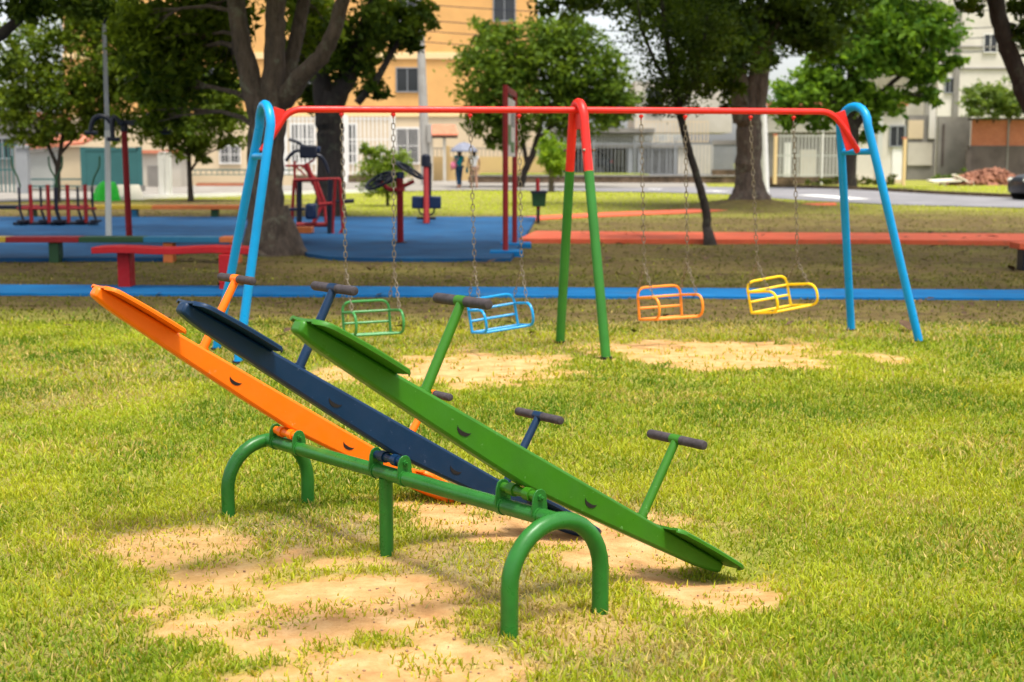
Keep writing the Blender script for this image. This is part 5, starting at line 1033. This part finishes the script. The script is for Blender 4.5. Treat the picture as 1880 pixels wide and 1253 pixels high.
# ------------------------------------------------------------------ people under the umbrella
def skin_body(name, joints, edges, mat, parent, sub=2):
    names = list(joints); org = wloc(parent); me = bpy.data.meshes.new(name)
    me.from_pydata([tuple(np.asarray(joints[k][0]) - org) for k in names], [(names.index(a), names.index(b_)) for a, b_ in edges], [])
    o = bpy.data.objects.new(name, me); COL.objects.link(o); o.parent = parent; md = o.modifiers.new('skin', 'SKIN'); md.use_smooth_shade = True
    for i, k in enumerate(names): me.skin_vertices[0].data[i].radius = (joints[k][1],) * 2; me.skin_vertices[0].data[i].use_root = (i == 0)
    s = o.modifiers.new('sub', 'SUBSURF'); s.levels = s.render_levels = sub; me.materials.append(mat); return o
def person(label, px, Y, height, face, top, bottom, pose, bag=None, long_hair=True):
    loc = V(at(px, 345, Y)[0], Y, float(ramp(Y)) + .03); k = height / 1.70; root = thing('person', label, 'person', loc, 'people walking under one umbrella'); cf, sf = math.cos(face), math.sin(face)
    q = lambda x, y, z: loc + V(x * cf - y * sf, x * sf + y * cf, z) * k          # local y points forward
    J = {'pelvis': (q(0, 0, .93), .125), 'waist': (q(0, 0, 1.08), .105), 'chest': (q(0, .01, 1.28), .125), 'neckb': (q(0, 0, 1.43), .06), 'neck': (q(0, .01, 1.49), .05), 'head': (q(0, .03, 1.58), .088), 'crown': (q(0, .02, 1.66), .062), 'nose': (q(0, .118, 1.575), .018)}
    Eg = [('pelvis', 'waist'), ('waist', 'chest'), ('chest', 'neckb'), ('neckb', 'neck'), ('neck', 'head'), ('head', 'crown'), ('head', 'nose')]
    for s, sg in (('l', -1), ('r', 1)):
        st = pose['step'] * sg
        J.update({'ear' + s: (q(sg * .092, .01, 1.575), .016), 'hip' + s: (q(sg * .09, 0, .88), .09), 'knee' + s: (q(sg * .095, st * .5 + .03, .48), .058), 'ankle' + s: (q(sg * .095, st - .02, .09), .042), 'heel' + s: (q(sg * .095, st - .04, .04), .038), 'toe' + s: (q(sg * .11, st + .17, .03), .03), 'sh' + s: (q(sg * .18, 0, 1.38), .055)})
        Eg += [('head', 'ear' + s), ('pelvis', 'hip' + s), ('hip' + s, 'knee' + s), ('knee' + s, 'ankle' + s), ('ankle' + s, 'heel' + s), ('heel' + s, 'toe' + s), ('chest', 'sh' + s)]
        el, wr = pose['arm' + s]; J['el' + s] = (q(*el), .041); J['wr' + s] = (q(*wr), .027); d = unit(V(*wr) - V(*el)); 
        J['palm' + s] = (q(*(V(*wr) + d * .06)), .03); Eg += [('sh' + s, 'el' + s), ('el' + s, 'wr' + s), ('wr' + s, 'palm' + s)]
        side = unit(np.cross(d, V(1, 0, .2)))
        for i, (off, ln) in enumerate(((-.03, .065), (-.01, .08), (.01, .075), (.03, .06))):
            base = V(*wr) + d * .10 + side * off; J[f'f{i}{s}'] = (q(*base), .0095); J[f'g{i}{s}'] = (q(*(base + d * ln * .6 + V(0, .012, 0))), .008); J[f'h{i}{s}'] = (q(*(base + d * ln + V(0, .03, 0))), .006); Eg += [('palm' + s, f'f{i}{s}'), (f'f{i}{s}', f'g{i}{s}'), (f'g{i}{s}', f'h{i}{s}')]
        tb = V(*wr) + d * .04 + side * -.04; J['t0' + s] = (q(*tb), .011); J['t1' + s] = (q(*(tb + d * .045 - side * .015 + V(0, .02, 0))), .008); Eg += [('palm' + s, 't0' + s), ('t0' + s, 't1' + s)]
    skin_body('body', J, Eg, M['skin'], root)
    g = lambda n, r: (J[n][0], r * k)
    Jt = {'waist': g('waist', .135), 'low': (q(0, 0, .95), .15 * k), 'chest': g('chest', .150), 'neckb': (q(0, 0, 1.415), .085 * k)}; Et = [('waist', 'low'), ('waist', 'chest'), ('chest', 'neckb')]
    for s in 'lr':
        Jt['sh' + s] = g('sh' + s, .072); mid = (J['sh' + s][0] + J['el' + s][0]) / 2; Jt['sl' + s] = (mid, .062 * k); Et += [('chest', 'sh' + s), ('sh' + s, 'sl' + s)]
    skin_body('shirt', Jt, Et, M[top], root)
    Jp = {'pelvis': g('pelvis', .145)}; Ep = []
    for s in 'lr':
        Jp['hip' + s] = g('hip' + s, .105); Jp['knee' + s] = g('knee' + s, .076); Ep += [('pelvis', 'hip' + s), ('hip' + s, 'knee' + s)]
        if bottom[1]: Jp['ankle' + s] = (J['ankle' + s][0] + V(0, 0, .03), .062 * k); Ep.append(('knee' + s, 'ankle' + s))
    skin_body('trousers', Jp, Ep, M[bottom[0]], root)
    hm = MB().ball(q(0, -.012, 1.61), (.108 * k, .115 * k, .115 * k), 18, 12); hm.tube([q(0, -.075, 1.60), q(0, -.10, 1.50), q(0, -.10, 1.36 if long_hair else 1.47)], [.085 * k, .07 * k, .03 * k], 10); part('hair', hm, M['hair'], root, 0, None, None, 80)
    for sg in (-1, 1):
        part('eye', MB().ball(q(sg * .034, .108, 1.60), (.012 * k,) * 3, 8, 6), M['slot'], root); part('shoe', MB().ball(q(sg * .10, pose['step'] * sg + .06, .045), (.05 * k, .05 * k, .045 * k), 10, 8).ball(q(sg * .105, pose['step'] * sg + .14, .035), (.045 * k, .06 * k, .035 * k), 10, 8), M['dark'], root)
    part('mouth', MB().ball(q(0, .112, 1.535), (.022 * k, .008 * k, .006 * k), 8, 6), M['pink_cloth'], root)
    return q, root
Yp = 60.5
q1, r1 = person('dark haired person in a teal top and jeans under the umbrella', 843, Yp, 1.62, .5, 'teal_cloth', ('denim', True), {'step': .10, 'arml': ((-.27, -.02, 1.14), (-.28, .10, .93)), 'armr': ((.26, .05, 1.15), (.20, .26, 1.26))})
q2, r2 = person('person in a white top and bare legs sharing the umbrella', 870, Yp + .2, 1.62, .35, 'white_cloth', ('tan_cloth', False), {'step': -.12, 'arml': ((-.25, .02, 1.14), (-.26, .12, .92)), 'armr': ((.26, -.02, 1.14), (.27, .08, .92))})
bagr = thing('shoulder_bag', 'pink bag carried at the hip of the person in teal', 'bag', q1(-.24, 0, 1.02)); part('pouch', MB().ball(q1(-.27, .02, 1.0), (.13, .17, .17), 14, 10), M['pink_cloth'], bagr, 0, None, None, 80); part('strap', MB().tube([q1(-.22, .06, 1.12), q1(-.15, .14, 1.3), q1(-.06, .08, 1.45), q1(-.10, -.12, 1.35), q1(-.22, -.08, 1.12)], .014, 6), M['pink_cloth'], bagr)
b2 = thing('hand_bag', 'dark teal bag held by the person in white', 'bag', q2(-.27, .14, .8)); part('pouch', MB().box(q2(-.27, .15, .78), (.10, .24, .24)), M['teal_cloth'], b2, .03); part('handle', MB().tube([q2(-.27, .06, .88), q2(-.27, .12, .97), q2(-.27, .20, .88)], .01, 6), M['teal_cloth'], b2)
# umbrella
hand = q1(.20, .30, 1.28); cu = V(at(852, 272, Yp)[0], Yp + .1, 0); R = .62; zt = at(852, 262, Yp)[2] + .02; zr = at(852, 279, Yp)[2]
root = thing('umbrella', 'open grey umbrella over the two walking people', 'umbrella', V(hand[0], hand[1], hand[2])); mb = MB(); n = 8; rings = []
for t in (0.02, .3, .6, .85, 1.0): rings.append([V(cu[0] + R * t * math.cos(2 * math.pi * (i / 32)) * (1 - .05 * t * (.5 - .5 * math.cos(8 * 2 * math.pi * i / 32))), cu[1] + R * t * math.sin(2 * math.pi * (i / 32)) * (1 - .05 * t * (.5 - .5 * math.cos(8 * 2 * math.pi * i / 32))), zt - (zt - zr) * t ** 1.9) for i in range(32)])
vs = [p for r_ in rings for p in r_]; fs = [(i * 32 + j, i * 32 + (j + 1) % 32, (i + 1) * 32 + (j + 1) % 32, (i + 1) * 32 + j) for i in range(4) for j in range(32)] + [tuple(range(32))]
cn = part('canopy', MB().add(vs, fs), M['brolly'], root, 0, None, None, 50); md = cn.modifiers.new('thick', 'SOLIDIFY'); md.thickness = .006
part('shaft', MB().tube([V(cu[0], cu[1], zt + .06), V(cu[0], cu[1], zt - .1), hand, hand - V(0, 0, .12)], .008, 8), M['dark'], root)
for i in range(8): a = 2 * math.pi * i / 8; part('rib', MB().tube([V(cu[0], cu[1], zt - .03), V(cu[0] + R * .55 * math.cos(a), cu[1] + R * .55 * math.sin(a), zt - (zt - zr) * .55 ** 1.9 - .012), V(cu[0] + R * .98 * math.cos(a), cu[1] + R * .98 * math.sin(a), zr - .008)], .004, 5), M['dark'], root)

# ------------------------------------------------------------------ light, sky, camera
SUN_EL, SUN_AZ = math.radians(72), math.radians(150)      # azimuth: clockwise from +Y (view direction)
sd = V(math.sin(SUN_AZ) * math.cos(SUN_EL), math.cos(SUN_AZ) * math.cos(SUN_EL), math.sin(SUN_EL))
sl = bpy.data.lights.new('sun', 'SUN'); sl.energy = 2.7; sl.angle = math.radians(12); sl.color = (1, .95, .86)
so = bpy.data.objects.new('sun', sl); COL.objects.link(so); so.rotation_euler = Vector(sd).to_track_quat('Z', 'Y').to_euler()
w = bpy.data.worlds.new('World'); scene.world = w; w.use_nodes = True; nt = w.node_tree
sk = nt.nodes.new('ShaderNodeTexSky'); sk.sky_type = 'NISHITA'; sk.sun_disc = False; sk.sun_elevation = SUN_EL; sk.sun_rotation = SUN_AZ
sk.air_density = 1.0; sk.dust_density = 3.0; sk.ozone_density = 1
hs = nt.nodes.new('ShaderNodeHueSaturation'); hs.inputs['Saturation'].default_value = .35; hs.inputs['Value'].default_value = 1.15
nt.links.new(sk.outputs[0], hs.inputs['Color']); nt.links.new(hs.outputs[0], nt.nodes['Background'].inputs['Color'])
nt.nodes['Background'].inputs['Strength'].default_value = .145
cd = bpy.data.cameras.new('camera'); cam = bpy.data.objects.new('camera', cd); COL.objects.link(cam); scene.camera = cam
cd.sensor_width = 36; cd.lens = 50; cd.clip_start = .05; cd.clip_end = 2000
cam.location = tuple(CAM); cam.rotation_euler = (math.pi / 2 - PITCH, 0, 0)
cd.dof.use_dof = True; cd.dof.focus_distance = 6.0; cd.dof.aperture_fstop = 3.4
vs = scene.view_settings; vs.view_transform = 'Standard'; vs.look = 'None'; vs.exposure = .9; vs.gamma = 1; vs.use_curve_mapping = False
scene.render.engine = 'CYCLES'; cy = scene.cycles
cy.use_denoising = True; cy.max_bounces = 6; cy.diffuse_bounces = 3; cy.transmission_bounces = 3; cy.transparent_max_bounces = 8; cy.use_adaptive_sampling = True
cy.sample_clamp_indirect = 6
